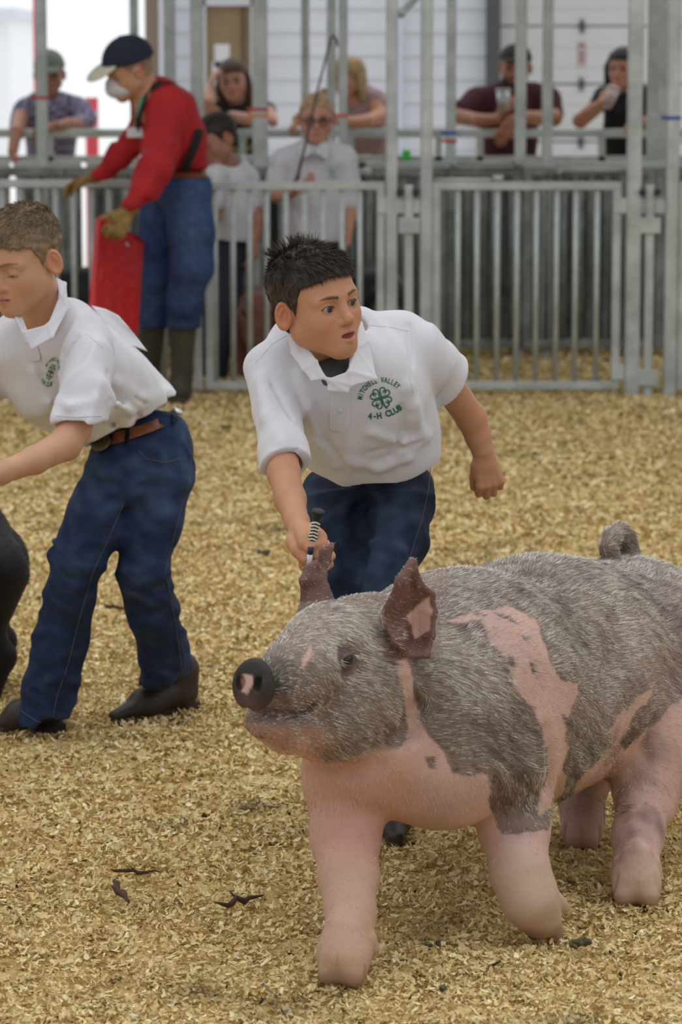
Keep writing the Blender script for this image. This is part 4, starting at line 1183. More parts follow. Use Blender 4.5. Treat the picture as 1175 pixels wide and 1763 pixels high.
    d = fl+n*.20+rs.normal(size=(N, 3))*.10; d /= np.linalg.norm(d, axis=1)[:, None]
    L = rs.uniform(.006, .016, N)*np.where(pk > .5, .75, 1)*np.where(qy > 1400, .6, 1)
    top = (n[:, 2] > .3); L *= np.where(top, 1.25, 1); L *= np.where((qx < 560) & (qy < 1345), .6, 1)
    isear = ((qx > 695) & (qx < 752) & (qy < 1132) & (qy > 1000)); L = np.where(isear, .004, L); L = np.where((qy < 1040) & (qx < 770), .0055, L)
    ww = rs.uniform(.0005, .0010, N)
    dk = np.array(s2l((84, 70, 61))); wh = np.array(s2l((232, 227, 216)))
    fr = np.exp(-(((qx-585)/90)**2+((qy-1080)/50)**2)); sa = unit(A(.45, .5, -.75)); st = r+np.outer(r@sa, sa)*-.82
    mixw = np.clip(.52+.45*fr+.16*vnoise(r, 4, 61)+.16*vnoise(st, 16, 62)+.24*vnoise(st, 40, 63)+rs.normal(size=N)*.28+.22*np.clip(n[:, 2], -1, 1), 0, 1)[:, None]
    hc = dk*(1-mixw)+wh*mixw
    hc = np.where((pk > .5)[:, None], s2l((226, 196, 180))*rs.uniform(.8, 1.1, N)[:, None], hc)
    s = blades('bristles', r-n*.0008, d, L, ww, np.clip(hc, 0, 1), mat('bristle', attr=True, rough=.6, spec=.3), root, seg=1, droop=None)
    s['kind'] = 'stuff'
    return S
PIG = build_pig()
# ------------------------------------------------------------------ the two young showmen
DEN = s2l((36, 50, 78))
def denim_col(v, S, pts=(), base=DEN, seed=0):
    "faded denim: paler where the cloth is rubbed on thighs and knees"
    c = np.tile(base, (len(v), 1)); px, py = proj(v)
    w = .25*np.clip(vnoise(v*[1, 1, .5], 5, 81+seed), 0, 1)
    for (x, y, rx, ry, a) in pts:
        w = np.maximum(w, a*np.exp(-(((px-x)/rx)**2+((py-y)/ry)**2)))
    w = np.clip(w+.10*vnoise(v, 22, 83), 0, 1)[:, None]
    return c*(1-w)+s2l((84, 104, 136))*w

def build_boy():
    root = empty('boy', (.06, 6.12, 0), 'dark-haired boy in white polo with green clover emblem leaning forward behind the large pig', 'person')
    SK = s2l((188, 136, 104))
    H = Frame(P(546, 524, 5.93), (.62, -.77, .04), (-.24, .0, .97), .915)
    spine = unit(P(593, 612, 6.03)-P(640, 860, 6.27)); front = unit(A(.12, -1, 0)-spine*np.dot(spine, A(.12, -1, 0)))
    # body: head, neck, chest, arms and hands in one surface
    B = Sdf()
    head_sdf(B, H, 'open', mouth=.0075, jaw=1.02)
    B.cone(H(0, -.024, -.050), P(578, 625, 6.07), .043, .052, .03)
    B.chain([(520, 650, 6.07, 24), (585, 635, 6.08, 44), (670, 630, 6.12, 24)], k=.04)
    B.cone(P(590, 640, 6.08), P(630, 780, 6.18), .075, .06, .03)
    # right arm (holds the whip)
    B.chain([(490, 650, 6.03, 24), (488, 770, 5.87, 26), (489, 815, 5.80, 27), (500, 860, 5.73, 26), (512, 900, 5.66, 20), (517, 916, 5.63, 19)], k=.012)
    stick_d = unit(P(520, 1062, 5.57)-P(547, 890, 5.52))
    # left arm
    B.chain([(712, 622, 6.13, 24), (766, 655, 6.18, 28), (812, 720, 6.24, 25), (823, 750, 6.25, 21), (831, 775, 6.25, 19)], k=.012)
    # right hand gripping the stick: fingers wrapped around it
    wr = P(517, 914, 5.63); g0 = P(538, 938, 5.535)
    hand_sdf(B, wr, unit(P(524, 960, 5.56)-wr), unit(A(.85, -.25, -.1)), -1, .92, finger_curls=[(1.05, 1.25, .8), (1.15, 1.3, .8), (1.2, 1.3, .8), (1.25, 1.3, .8)], thumb=(.35, .5), tdir=A(.35, -.65, -.75))
    # extra palm and index knuckles so the grip reads from the front
    B.chain([(513, 916, 5.62, 17), (508, 934, 5.60, 15), (514, 948, 5.57, 12), (527, 962, 5.55, 9)], k=.006)
    B.chain([(520, 912, 5.61, 17), (527, 930, 5.565, 12), (533, 944, 5.545, 8.5)], k=.006)
    B.chain([(536, 912, 5.60, 12), (548, 922, 5.57, 12), (553, 938, 5.56, 11), (548, 955, 5.555, 9)], k=.005)
    B.chain([(545, 914, 5.585, 8), (556, 925, 5.57, 7), (558, 938, 5.57, 6)], k=.004)
    # left hand, loose fist
    wl = P(833, 778, 6.25)
    hand_sdf(B, wl, unit(A(.22, .02, -1)), unit(A(-.20, 1, -.05)), -1, .84, finger_curls=[(.95, 1.3, .8), (.85, 1.3, .8), (.80, 1.35, .8), (.85, 1.3, .8)], thumb=(.35, .4), tdir=A(-.12, .35, -.9), spread=.02)
    fcol = skin_color(SK, H, brow=s2l((46, 30, 22)), lips=s2l((176, 98, 92)))
    def bcol(v):
        c = fcol(v)
        px, py = proj(v)
        for (x, y) in ((858, 828), (868, 815), (838, 838), (556, 930), (533, 945)):
            w = .25*np.exp(-((px-x)**2+(py-y)**2)/80.0)[:, None]; c = c*(1-w)+SK*np.array([1.1, .65, .6])*w
        return c
    body = sdf_obj('body', B, .0017, M_SKIN, root, bcol)
    gz = A(.72, -.68, .04)
    eye_obj(H, 1, gz, root); eye_obj(H, -1, gz, root)
    hc = rgb(60, 47, 39)
    def flow(l):
        t = np.clip((l[:, 2]-.045)/.04, 0, 1)[:, None]
        fr = np.clip((l[:, 1]-.02)/.04, 0, 1)[:, None]
        down = -H.R[2]*(1-t)*1.0+H.R[1]*.25*(1-t)
        return down+t*(H.R[1]*(.9*fr+.15)-H.R[1]*.8*(1-fr)*0+H.R[0]*np.sign(l[:, 0:1])*.1)
    ho, HT = hair(H, .0024, hc, root, grow=.0045, topgrow=.008, strands=15000, slen=.008, top_len=.014, flow=flow, seed=3)
    # spiky tufts at the crown and fringe locks
    rs = np.random.RandomState(5)
    def tuft(n, cx, cy, cz, spread, d, L, seed):
        r = np.stack([H(cx+rs.normal()*spread, cy+rs.normal()*spread, cz) for _ in range(n)])
        for _ in range(8): r = r-HT.grad(r)*HT.ev(r)[:, None]*.9
        dd = np.array(d)[None]@H.R+rs.normal(size=(n, 3))*.25; dd /= np.linalg.norm(dd, axis=1)[:, None]
        return r, dd, L*rs.uniform(.6, 1.2, n)
    rr = []
    for k in range(16):
        a = rs.uniform(-1, 1); rr.append(tuft(26, a*.045, -.05+rs.uniform(-.045, .03), .11, .004, (a*.9, -.35+rs.uniform(-.3, .4), .8), .036, k))
    for k in range(12):
        a = -.05+.1*k/11; rr.append(tuft(60, a, .055, .09, .005, (a*2+rs.uniform(-.2, .2), .85, -.75), .026, k))
    R_ = np.concatenate([q[0] for q in rr]); D_ = np.concatenate([q[1] for q in rr]); L_ = np.concatenate([q[2] for q in rr])
    s = blades('fringe_and_tufts', R_, D_, L_, .0015, np.array(hc[:3])[None]*rs.uniform(.5, 1.5, len(R_))[:, None], M_HAIR, root, seg=3, droop=-H.R[2][None]*.15)
    s['kind'] = 'stuff'

    # polo shirt
    T = Sdf()
    T.chain([(642, 835, 6.26, 92), (636, 775, 6.19, 108), (612, 700, 6.08, 108), (598, 655, 6.04, 96)], k=.05, flat=(front, .74))
    T.ell(P(690, 735, 6.17), A(.062, .085, .085), k=.05)
    T.ell(P(655, 790, 6.16), A(.095, .075, .045), k=.04)
    T.chain([(470, 625, 6.03, 36), (520, 600, 6.07, 46), (600, 592, 6.10, 50), (690, 588, 6.11, 44), (716, 600, 6.10, 40)], k=.05)
    T.chain([(540, 660, 6.02, 62), (650, 655, 6.05, 62)], k=.05)
    torso = T.copy()
    # right sleeve
    sl = Sdf(); sl.chain([(466, 638, 6.02, 42), (478, 710, 5.94, 42), (489, 775, 5.86, 41), (494, 812, 5.82, 42)], k=.01)
    ax = unit(P(494, 812, 5.82)-P(478, 710, 5.94)); ax = unit(ax+A(-.10, 0, 0)*0)
    sl.cut(P(494, 797, 5.83), unit(ax+A(.06, 0, 0)))
    sl.sub(p_cone(P(490, 785, 5.85), P(497, 830, 5.80), .034, .038), .002)
    T.u(sl.prim(), .028)
    # left sleeve
    s2 = Sdf(); s2.chain([(706, 606, 6.10, 44), (745, 625, 6.15, 47), (776, 655, 6.19, 47), (800, 685, 6.22, 45)], k=.01)
    ax2 = unit(P(805, 690, 6.22)-P(725, 615, 6.12))
    s2.cut(P(777, 657, 6.19), unit(ax2+A(.25, -.1, .12)))
    s2.sub(p_cone(P(766, 650, 6.18), P(812, 700, 6.23), .036, .044), .002)
    T.u(s2.prim(), .020)
    # neck opening
    T.sub(p_cone(P(574, 616, 5.93), P(578, 560, 6.02), .042, .062), .006)
    T.cut(P(640, 824, 6.10), unit(-spine+A(-.13, 0, .02)))
    # folds pulled between shoulder, armpit and hem
    def fold(pts, Y, r, k=.03, out=True):
        w = raycast(T, [q[0] for q in pts], [q[1] for q in pts], Y)
        for a, b in zip(w[:-1], w[1:]):
            if out: T.u(p_cone(a, b, r), k)
            else: T.sub(p_cone(a, b, r), k)
    sT = [o for o in T.ops]
    for pts in ([(700, 668), (706, 720), (690, 775), (668, 800)], [(712, 700), (722, 745), (706, 785)], [(520, 640), (532, 700), (548, 760), (575, 800)],
                [(640, 745), (690, 762), (735, 752)], [(600, 790), (650, 805), (700, 790)], [(452, 655), (462, 720), (488, 760)]):
        fold(pts, 5.6, .0035, .022)
    for pts in ([(706, 560), (708, 610), (706, 655), (716, 690)], [(444, 640), (470, 665), (500, 720), (512, 775)], [(690, 700), (694, 745), (674, 785)], [(640, 780), (690, 775), (728, 762)], [(545, 700), (560, 760), (590, 795)]):
        fold(pts, 5.6, .0022, .012, False)
    T.disp = cloth_fold(.0048, 5.5, 15)
    shirt = sdf_obj('polo_shirt', T, .0032, M_SHIRT, root, margin=.004)
    # sleeve hems and yoke seams
    for pts in ([(497, 576), (470, 592), (440, 625)], [(632, 560), (670, 563), (703, 570)], [(708, 556), (710, 600), (705, 648), (712, 676)]):
        surf_tube('seam', T, pts, 5.6, .0007, mat('shirt_seam', rgb(214, 212, 220), rough=.9), shirt, 5)
    for pts, in (([(462, 795), (488, 800), (514, 790)],), ([(783, 622), (772, 655), (752, 684)],)):
        surf_tube('cuff_stitching', T, pts, 5.6, .0011, M_SHIRT, shirt, 5)
    # collar leaves, band, placket, buttons
    C = Sdf()
    def q(x, y, Y): return P(x, y, Y)
    def leaf(tr, r=.0022):
        for t in tr: C.tri(*[q(*v) for v in t], r, .006)
    n0, n1, n2, n3, n4 = (497, 574, 5.985), (512, 600, 5.93), (535, 630, 5.885), (560, 651, 5.87), (566, 662, 5.87)
    m1, m2, m3 = (503, 608, 5.93), (523, 636, 5.885), (538, 654, 5.875)
    i0, i1, i2 = (505, 566, 5.98), (524, 592, 5.925), (545, 622, 5.88)
    leaf([(n0, m1, n1), (n1, m1, m2), (n1, m2, n2), (n2, m2, m3), (n2, m3, n3), (i0, n0, n1), (i0, n1, i1), (i1, n1, n2), (i1, n2, i2), (i2, n2, n3)])
    r0, r1, r2, r3, r4, r5 = (622, 556, 5.985), (634, 588, 5.95), (647, 652, 5.915), (608, 662, 5.872), (603, 640, 5.875), (612, 600, 5.92)
    b0, b1 = (612, 560, 5.985), (604, 606, 5.915)
    leaf([(r0, r1, r5), (r1, r2, r5), (r5, r2, r4), (r4, r2, r3), (b0, r0, r5), (b0, r5, b1), (b1, r5, r4)])
    leaf([((566, 654, 5.872), (603, 640, 5.875), (606, 662, 5.872)), ((566, 654, 5.872), (606, 662, 5.872), (598, 674, 5.872)), ((566, 654, 5.872), (598, 674, 5.872), (566, 672, 5.872))])
    sdf_obj('collar', C, .0017, M_SHIRT, shirt)
    pk = [raycast(T, [567, 584, 604], [y, y, y-3], 5.6) for y in (668, 690, 712, 730, 743)]
    pk = [[p+T.grad(p[None])[0]*.0018 for p in r] for r in pk]
    sheet('placket', pk, M_SHIRT, shirt, .0016, 2)
    for (x, y) in ((586, 706), (584, 668)):
        p = raycast(T, [x], [y], 5.6)[0]; n = T.grad(p[None])[0]
        bb = Sdf(); bb.cone(p+n*.002, p+n*.0042, .0052, .0052, .001, flat=(n, .4)); sdf_obj('button', bb, .0011, M_BUTTON, shirt)
    surface_logo('clover_emblem', T, 656, 685, 15.5, math.radians(16), 5.6, shirt)
    # grey undershirt in the neck opening
    U = Sdf(); U.ell(P(576, 648, 5.985), A(.045, .054, .042), k=.01)
    U.cone(P(577, 622, 6.03), P(577, 650, 6.01), .048, .05, .01)
    U.cut(P(570, 664, 5.95), A(0, 0, -1)); U.cut(P(566, 614, 5.92), unit(A(.10, -.30, 1)))
    sdf_obj('undershirt', U, .0028, M_GREYT, root)

    # jeans
    J = Sdf()
    J.chain([(622, 860, 6.29, 76), (662, 852, 6.29, 80)], k=.03)
    J.chain([(574, 860, 6.27, 56), (568, 920, 6.21, 54), (578, 1000, 6.13, 48), (590, 1060, 6.10, 44), (600, 1200, 6.22, 40), (606, 1330, 6.34, 38)], k=.03)
    J.chain([(686, 850, 6.26, 64), (676, 920, 6.19, 60), (658, 990, 6.11, 52), (645, 1050, 6.07, 46), (662, 1200, 6.12, 40), (672, 1385, 6.16, 40)], k=.02)
    J.cut(P(640, 800, 6.2), spine)
    w = raycast(J, [630, 622, 612, 604, 600], [862, 915, 960, 1005, 1050], 5.6)
    for p0, p1 in zip(w[:-1], w[1:]): J.sub(p_cone(p0, p1, .016), .030)
    for pts in ([(640, 850), (690, 862), (740, 850)], [(640, 880), (690, 905), (725, 900)], [(530, 850), (575, 862), (620, 855)], [(640, 935), (690, 950)], [(560, 900), (590, 880), (615, 850)]):
        w = raycast(J, [q_[0] for q_ in pts], [q_[1] for q_ in pts], 5.6)
        for p0, p1 in zip(w[:-1], w[1:]): J.u(p_cone(p0, p1, .004), .022)
    J.disp = cloth_fold(.0045, 5.5, 32, (1, 1, 1.3))
    jeans = sdf_obj('jeans', J, .0036, M_DENIM, root, lambda v: denim_col(v, J, ((675, 900, 35, 100, .32), (585, 930, 25, 90, .08)), s2l((33, 43, 60))), margin=.005)
    surf_tube('side_seam', J, [(745, 775), (738, 840), (728, 890), (712, 940), (698, 985)], 5.6, .0013, M_THREAD, jeans)
    surf_tube('pocket_seam', J, [(705, 812), (726, 806), (742, 782)], 5.6, .0012, M_THREAD, jeans)
    for nm, a, t in (('boot', P(672, 1400, 6.17), A(.105+.0, 5.99, 0)), ('boot', P(606, 1350, 6.36), A(.0, 6.20, 0))):
        K = Sdf(); boot(K, A(a[0], a[1], 0), t, .040); sdf_obj(nm, K, .0035, M_BOOT, root)

    # show whip held in the fist
    st = empty('show_whip', P(533, 950, 5.545), 'black and white braided show whip gripped in the dark-haired boy\'s fist', 'whip')
    a, b, c, d, e = P(548, 882, 5.545), P(546, 890, 5.546), P(537, 935, 5.555), P(533, 968, 5.545), P(512, 1085, 5.60)
    ax = unit(c-b)
    bm = bmesh.new(); add_tube(bm, [a-ax*.006, a-ax*.002, a, b, b+ax*.005], [.008, .0125, .0125, .0085, .007], 16); bm_obj('knob', bm, mat('black_rubber', rgb(22, 21, 24), rough=.5), st, True)
    side = unit(np.cross(ax, A(0, 1, 0)))
    core = tube('grip', [b, c+ax*.004], .0068, mat('black_rubber'), st, 14)
    for k in range(9):
        p = b+ax*(.008+k*.0062)
        bm = bmesh.new()
        for sgn in (-1, 1):
            fr = unit(np.cross(side, ax)); fr = fr if fr[1] < 0 else -fr
            pts = [p+(fr*math.cos(t)+side*sgn*math.sin(t))*.0069+ax*.0045*t/1.5 for t in np.linspace(0, 2.2, 7)]
            add_tube(bm, pts, .0018, 6)
        bm_obj('braid', bm, mat('cream_braid', rgb(222, 214, 196), rough=.7), core, True)
    tube('blue_band', [P(536, 942, 5.537), P(534, 953, 5.541)], .0055, mat('blue_tape', rgb(34, 36, 66), rough=.4), st, 12)
    tube('white_shaft', [P(534.5, 951, 5.540), P(532, 972, 5.547)], .0050, mat('white_tape', rgb(232, 234, 238), rough=.4), st, 12)
    tube('shaft', [P(532, 970, 5.546), P(524, 1010, 5.565), e], [.0040, .0034, .0024], mat('black_rubber'), st, 10)
build_boy()

def build_left_boy():
    root = empty('boy', (-.56, 7.08, 0), 'fair-haired boy in white polo, jeans and brown belt bending at the left edge', 'person')
    SK = s2l((196, 148, 118))
    H = Frame(P(38, 448, 6.78), (-.54, -.80, -.30), (-.14, -.22, .95), .97)
    B = Sdf()
    head_sdf(B, H, 'down', mouth=.0, jaw=.96)
    B.cone(H(0, -.022, -.05), P(80, 568, 6.90), .046, .050, .03)
    B.chain([(72, 585, 6.92, 30), (120, 620, 6.94, 28)], k=.03)
    B.cone(P(75, 600, 6.92), P(165, 690, 7.04), .045, .05, .03)
    B.chain([(148, 640, 6.74, 26), (128, 735, 6.66, 29), (112, 765, 6.62, 27), (60, 792, 6.52, 23), (0, 815, 6.42, 19), (-40, 826, 6.36, 16)], k=.014)
    B.chain([(-20, 640, 6.98, 30), (-60, 730, 6.88, 24), (-120, 800, 6.7, 18)], k=.014)
    hand_sdf(B, P(-42, 827, 6.36), unit(P(-90, 850, 6.30)-P(-42, 827, 6.36)), A(0, .2, -1), 1, .95, curl=(.3, .4, .3))
    fc = skin_color(SK, H, brow=s2l((112, 84, 58)), lips=s2l((172, 102, 96)), lash=False)
    def bc(v):
        c = fc(v); l = H.loc(v); ax = np.abs(l[:, 0])
        w = np.clip(1-np.abs(l[:, 2]+.0095-.05*(ax-.031)**2*20)/.0018, 0, 1)*(np.abs(ax-.0315) < .0135)*(l[:, 1] > .066)*.8
        return c*(1-w[:, None])+s2l((70, 46, 38))*w[:, None]
    sdf_obj('body', B, .0022, M_SKIN, root, bc)
    gz = A(-.7, -.5, -.7)
    eye_obj(H, 1, gz, root); eye_obj(H, -1, gz, root)
    def flow(l):
        t = np.clip((l[:, 2]-.05)/.04, 0, 1)[:, None]
        return -H.R[2]*(1-t)+H.R[1]*(t*1.0+.2*(1-t))
    hair(H, .0026, rgb(124, 104, 80), root, grow=.0025, topgrow=.007, strands=22000, slen=.006, top_len=.008, flow=flow, seed=8, light=rgb(160, 134, 98))
    # polo
    spine = unit(P(85, 575, 6.88)-P(235, 770, 7.08)); front = unit(A(-.65, -.75, 0)-spine*np.dot(spine, A(-.65, -.75, 0)))
    T = Sdf()
    T.chain([(232, 735, 7.10, 78), (190, 690, 7.05, 90), (140, 645, 6.98, 96), (95, 610, 6.92, 84)], k=.05, flat=(front, .82))
    T.chain([(60, 590, 6.92, 46), (110, 575, 6.88, 46), (145, 600, 6.82, 44)], k=.05)
    T.chain([(10, 610, 6.98, 50), (70, 600, 6.95, 60)], k=.04)
    T.chain([(258, 695, 7.12, 40), (205, 645, 7.05, 40), (145, 585, 6.95, 36)], k=.04)
    T.chain([(262, 720, 7.10, 44), (200, 745, 6.98, 34)], k=.04)
    sl = Sdf(); sl.chain([(150, 618, 6.78, 44), (145, 680, 6.70, 44), (135, 730, 6.66, 44), (132, 750, 6.65, 44)], k=.01)
    sl.cut(P(135, 722, 6.66), A(-.02, 0, -1))
    sl.sub(p_cone(P(133, 738, 6.66), P(132, 765, 6.64), .033, .042), .002)
    T.u(sl.prim(), .016)
    s2 = Sdf(); s2.chain([(0, 615, 6.98, 40), (-50, 690, 6.93, 40)], k=.01); T.u(s2.prim(), .03)
    T.chain([(22, 600, 6.90, 44), (78, 665, 6.93, 52), (120, 700, 6.98, 50)], k=.04)
    T.sub(p_cone(P(64, 556, 6.80), P(60, 520, 6.84), .044, .062), .006)
    T.cut(P(184, 747, 7.0), unit(A(.50, 0, -.87)))
    def fold(pts, r, k, out=True):
        w = raycast(T, [q[0] for q in pts], [q[1] for q in pts], 6.3)
        for a, b in zip(w[:-1], w[1:]): (T.u if out else T.sub)(p_cone(a, b, r), k)
    for pts in ([(188, 690), (225, 710), (270, 705), (290, 690)], [(188, 715), (220, 728), (265, 725)], [(196, 660), (240, 690), (290, 672)], [(100, 690), (120, 700), (160, 692)], [(60, 640), (85, 690), (100, 720)]):
        fold(pts, .0030, .024)
    for pts in ([(186, 640), (190, 690), (184, 730)], [(200, 705), (240, 715), (280, 705)], [(192, 730), (230, 738), (270, 728)], [(130, 580), (110, 610), (102, 650)], [(205, 670), (250, 695), (285, 690)], [(60, 600), (75, 650), (95, 700)]):
        fold(pts, .0024, .012, False)
    T.disp = cloth_fold(.0058, 6.0, 25)
    sh = sdf_obj('polo_shirt', T, .0036, M_SHIRT, root, margin=.005)
    surf_tube('cuff_stitching', T, [(96, 716), (130, 718), (174, 716)], 6.2, .0012, M_SHIRT, sh, 5)
    surf_tube('seam', T, [(100, 640), (112, 600), (150, 575), (178, 600), (186, 640)], 6.2, .0007, mat('shirt_seam'), sh, 5)
    surface_logo('clover_emblem', T, 88, 640, 12, math.radians(-22), 6.2, sh, sx=.42)
    # collar
    C = Sdf()
    def leaf(tr):
        for t in tr: C.tri(*[P(*v) for v in t], .0026, .007)
    a0, a1, a2, a3 = (98, 480, 6.86), (104, 510, 6.80), (84, 560, 6.73), (55, 600, 6.70)
    c0, c1, c2, c3 = (112, 488, 6.88), (116, 530, 6.80), (90, 580, 6.71), (40, 572, 6.70)
    leaf([(a0, c0, a1), (c0, c1, a1), (a1, c1, a2), (c1, c2, a2), (a2, c2, a3), (a2, a3, c3)])
    leaf([((40, 572, 6.70), (28, 548, 6.74), (44, 590, 6.70)), ((28, 548, 6.74), (34, 540, 6.76), (50, 580, 6.71))])
    sdf_obj('collar', C, .0020, M_SHIRT, sh)
    pk = [raycast(T, [x-9, x+3, x+14], [y+3, y, y-3], 6.3) for x, y in ((50, 592), (54, 606), (60, 622))]
    sheet('placket', [[p+T.grad(p[None])[0]*.0018 for p in r] for r in pk], M_SHIRT, sh, .0016, 2)
    # exhibitor card pinned on the back, lifting in the air
    rows = [[P(158, 526, 7.00), P(182, 532, 7.04), P(204, 543, 7.07)], [P(176, 552, 7.00), P(200, 554, 7.06), P(224, 566, 7.09)], [P(200, 584, 7.02), P(222, 582, 7.08), P(238, 584, 7.12)], [P(214, 596, 7.02), P(236, 598, 7.09), P(254, 605, 7.14)]]
    sheet('back_card', rows, mat('white_card', rgb(216, 216, 222), rough=.8), root, .0012, 2, True)
    # jeans
    J = Sdf()
    J.chain([(222, 790, 7.06, 64), (268, 772, 7.10, 64)], k=.03)
    J.ell(P(292, 790, 7.14), A(.050, .085, .085), k=.03)
    J.chain([(204, 830, 7.02, 62), (172, 885, 6.98, 52), (135, 960, 6.95, 45), (122, 1020, 6.97, 42), (104, 1100, 7.0, 44), (88, 1180, 7.02, 44), (76, 1238, 7.02, 45)], k=.02)
    J.chain([(272, 820, 7.06, 62), (258, 900, 7.02, 50), (246, 980, 6.99, 42), (262, 1050, 7.05, 42), (284, 1120, 7.13, 42), (288, 1190, 7.19, 44), (289, 1225, 7.20, 45)], k=.02)
    J.cut(P(200, 735, 7.0), unit(A(-.40, 0, .92)))
    J.sub(p_cone(P(76, 1248, 7.0), P(72, 1275, 7.0), .040, .050), .004)
    J.cut(P(74, 1244, 7.0), unit(A(.25, 0, -1)))
    J.sub(p_cone(P(218, 905, 6.90), P(214, 880, 6.96), .004, .006), .03)
    for pts in ([(90, 955), (125, 975), (165, 985)], [(92, 1000), (130, 1010), (158, 1000)], [(90, 930), (130, 945)], [(212, 1010), (250, 1000), (290, 985)], [(225, 1050), (262, 1040), (296, 1010)], [(230, 1075), (270, 1060)], [(185, 850), (215, 845), (260, 850)], [(60, 1180), (95, 1170), (130, 1180)], [(250, 1180), (290, 1170), (325, 1180)], [(160, 800), (190, 815), (215, 835)], [(230, 830), (270, 820), (318, 832)]):
        w = raycast(J, [q[0] for q in pts], [q[1] for q in pts], 6.4)
        for a, b in zip(w[:-1], w[1:]): J.u(p_cone(a, b, .0045), .022)
    J.disp = cloth_fold(.0045, 5.5, 34, (1, 1, 1.3))
    jn = sdf_obj('jeans', J, .0036, M_DENIM, root, lambda v: denim_col(v, J, ((175, 850, 40, 60, .35), (262, 850, 45, 50, .45), (120, 970, 35, 40, .30), (240, 1000, 30, 40, .3), (240, 790, 30, 20, .3)), s2l((32, 47, 80)), 3), margin=.006)
    surf_tube('inseam', J, [(212, 868), (188, 925), (160, 985), (138, 1060), (118, 1140), (98, 1200), (88, 1250)], 6.4, .0015, M_THREAD, jn)
    surf_tube('side_seam', J, [(316, 860), (300, 920), (284, 985), (300, 1060), (312, 1140), (314, 1200)], 6.4, .0014, M_THREAD, jn)
    surf_tube('pocket_seam', J, [(238, 775), (250, 790), (285, 797), (312, 790)], 6.4, .0014, M_THREAD, jn)
    surf_tube('pocket_seam', J, [(322, 752), (330, 780), (326, 830), (318, 850)], 6.4, .0014, M_THREAD, jn)
    surf_tube('hem_stitching', J, [(34, 1222), (60, 1240), (90, 1252), (112, 1256)], 6.4, .0014, M_THREAD, jn)
    # belt follows the waist of the jeans
    pts = [(158, 762), (180, 762), (205, 757), (235, 748), (262, 738), (290, 724), (308, 708)]
    bl = []
    for x, y in pts:
        r = raycast(J, [x, x, x], [y-9, y, y+10], 6.4)
        bl.append([p+J.grad(p[None])[0]*.010 for p in r])
    belt = sheet('belt', bl, M_LEATHER, root, .004, 2)
    p = raycast(J, [180], [766], 6.4)[0]; n = J.grad(p[None])[0]; rr = unit(np.cross(n, A(0, 0, 1)))
    bk = Sdf(); bk.ell(p+n*.014, A(.030, .0055, .022), np.stack([rr, n, np.cross(rr, n)])); sdf_obj('buckle', bk, .0018, mat('dull_brass', rgb(96, 92, 70), rough=.35, metal=.8, bump=(150, .6, .002)), belt)
    p = raycast(J, [301], [718], 6.4)[0]; n = J.grad(p[None])[0]
    bk = Sdf(); bk.cone(p+n*.014, p+n*.017, .013, .013, .001, flat=(n, .35)); sdf_obj('concho', bk, .0016, mat('silver_disc', rgb(200, 198, 190), rough=.3, metal=.7), belt)
    for x, y in ((219, 752), (296, 722)):
        r = [raycast(J, [x-4, x+4], [y+d, y+d], 6.4) for d in (-14, 0, 16)]
        sheet('belt_loop', [[q+J.grad(q[None])[0]*.013 for q in rw] for rw in r], M_DENIM, jn, .002, 1)
    for a, t in ((G(80, 1262), G(-5, 1262)), (G(310, 1228), G(196, 1250))):
        K = Sdf(); boot(K, A(a[0], a[1]+.01, 0), A(t[0], t[1], 0), .040); sdf_obj('boot', K, .003, M_BOOT, root)
build_left_boy()
# ------------------------------------------------------------------ man in red, children in the alley, onlookers
def cloth(name, c, c2=None, b=.5):
    return mat(name, rgb(*c), rough=.9, noise=(12, rgb(*(c2 or [v*.8 for v in c])), .6), bump=(9, b, .012))
def cap_obj(H, parent, m, mb, brim=(0, .100, .040), bt=-.25, top=.012):
    T = skull_sdf(H, .011); T.ell(H(0, -.01, .055), A(.078, .094, .066+top)*H.sc, H.R, .02*H.sc)
    T.keep(Prim(lambda p: (.036-H.loc(p)[:, 2]+.10*H.loc(p)[:, 1])*H.sc, [-99]*3, [99]*3), .003)
    c = sdf_obj('cap', T, .005, m, parent)
    B = Sdf(); B.ell(H(*brim), A(.074, .074, .011)*H.sc, H.rot(0, bt, 0)); sdf_obj('brim', B, .004, mb, c)
    b = Sdf(); b.ell(H(0, -.01, .134), A(.008, .008, .004)*H.sc, H.R); sdf_obj('top_button', b, .0025, m, c)
    return c

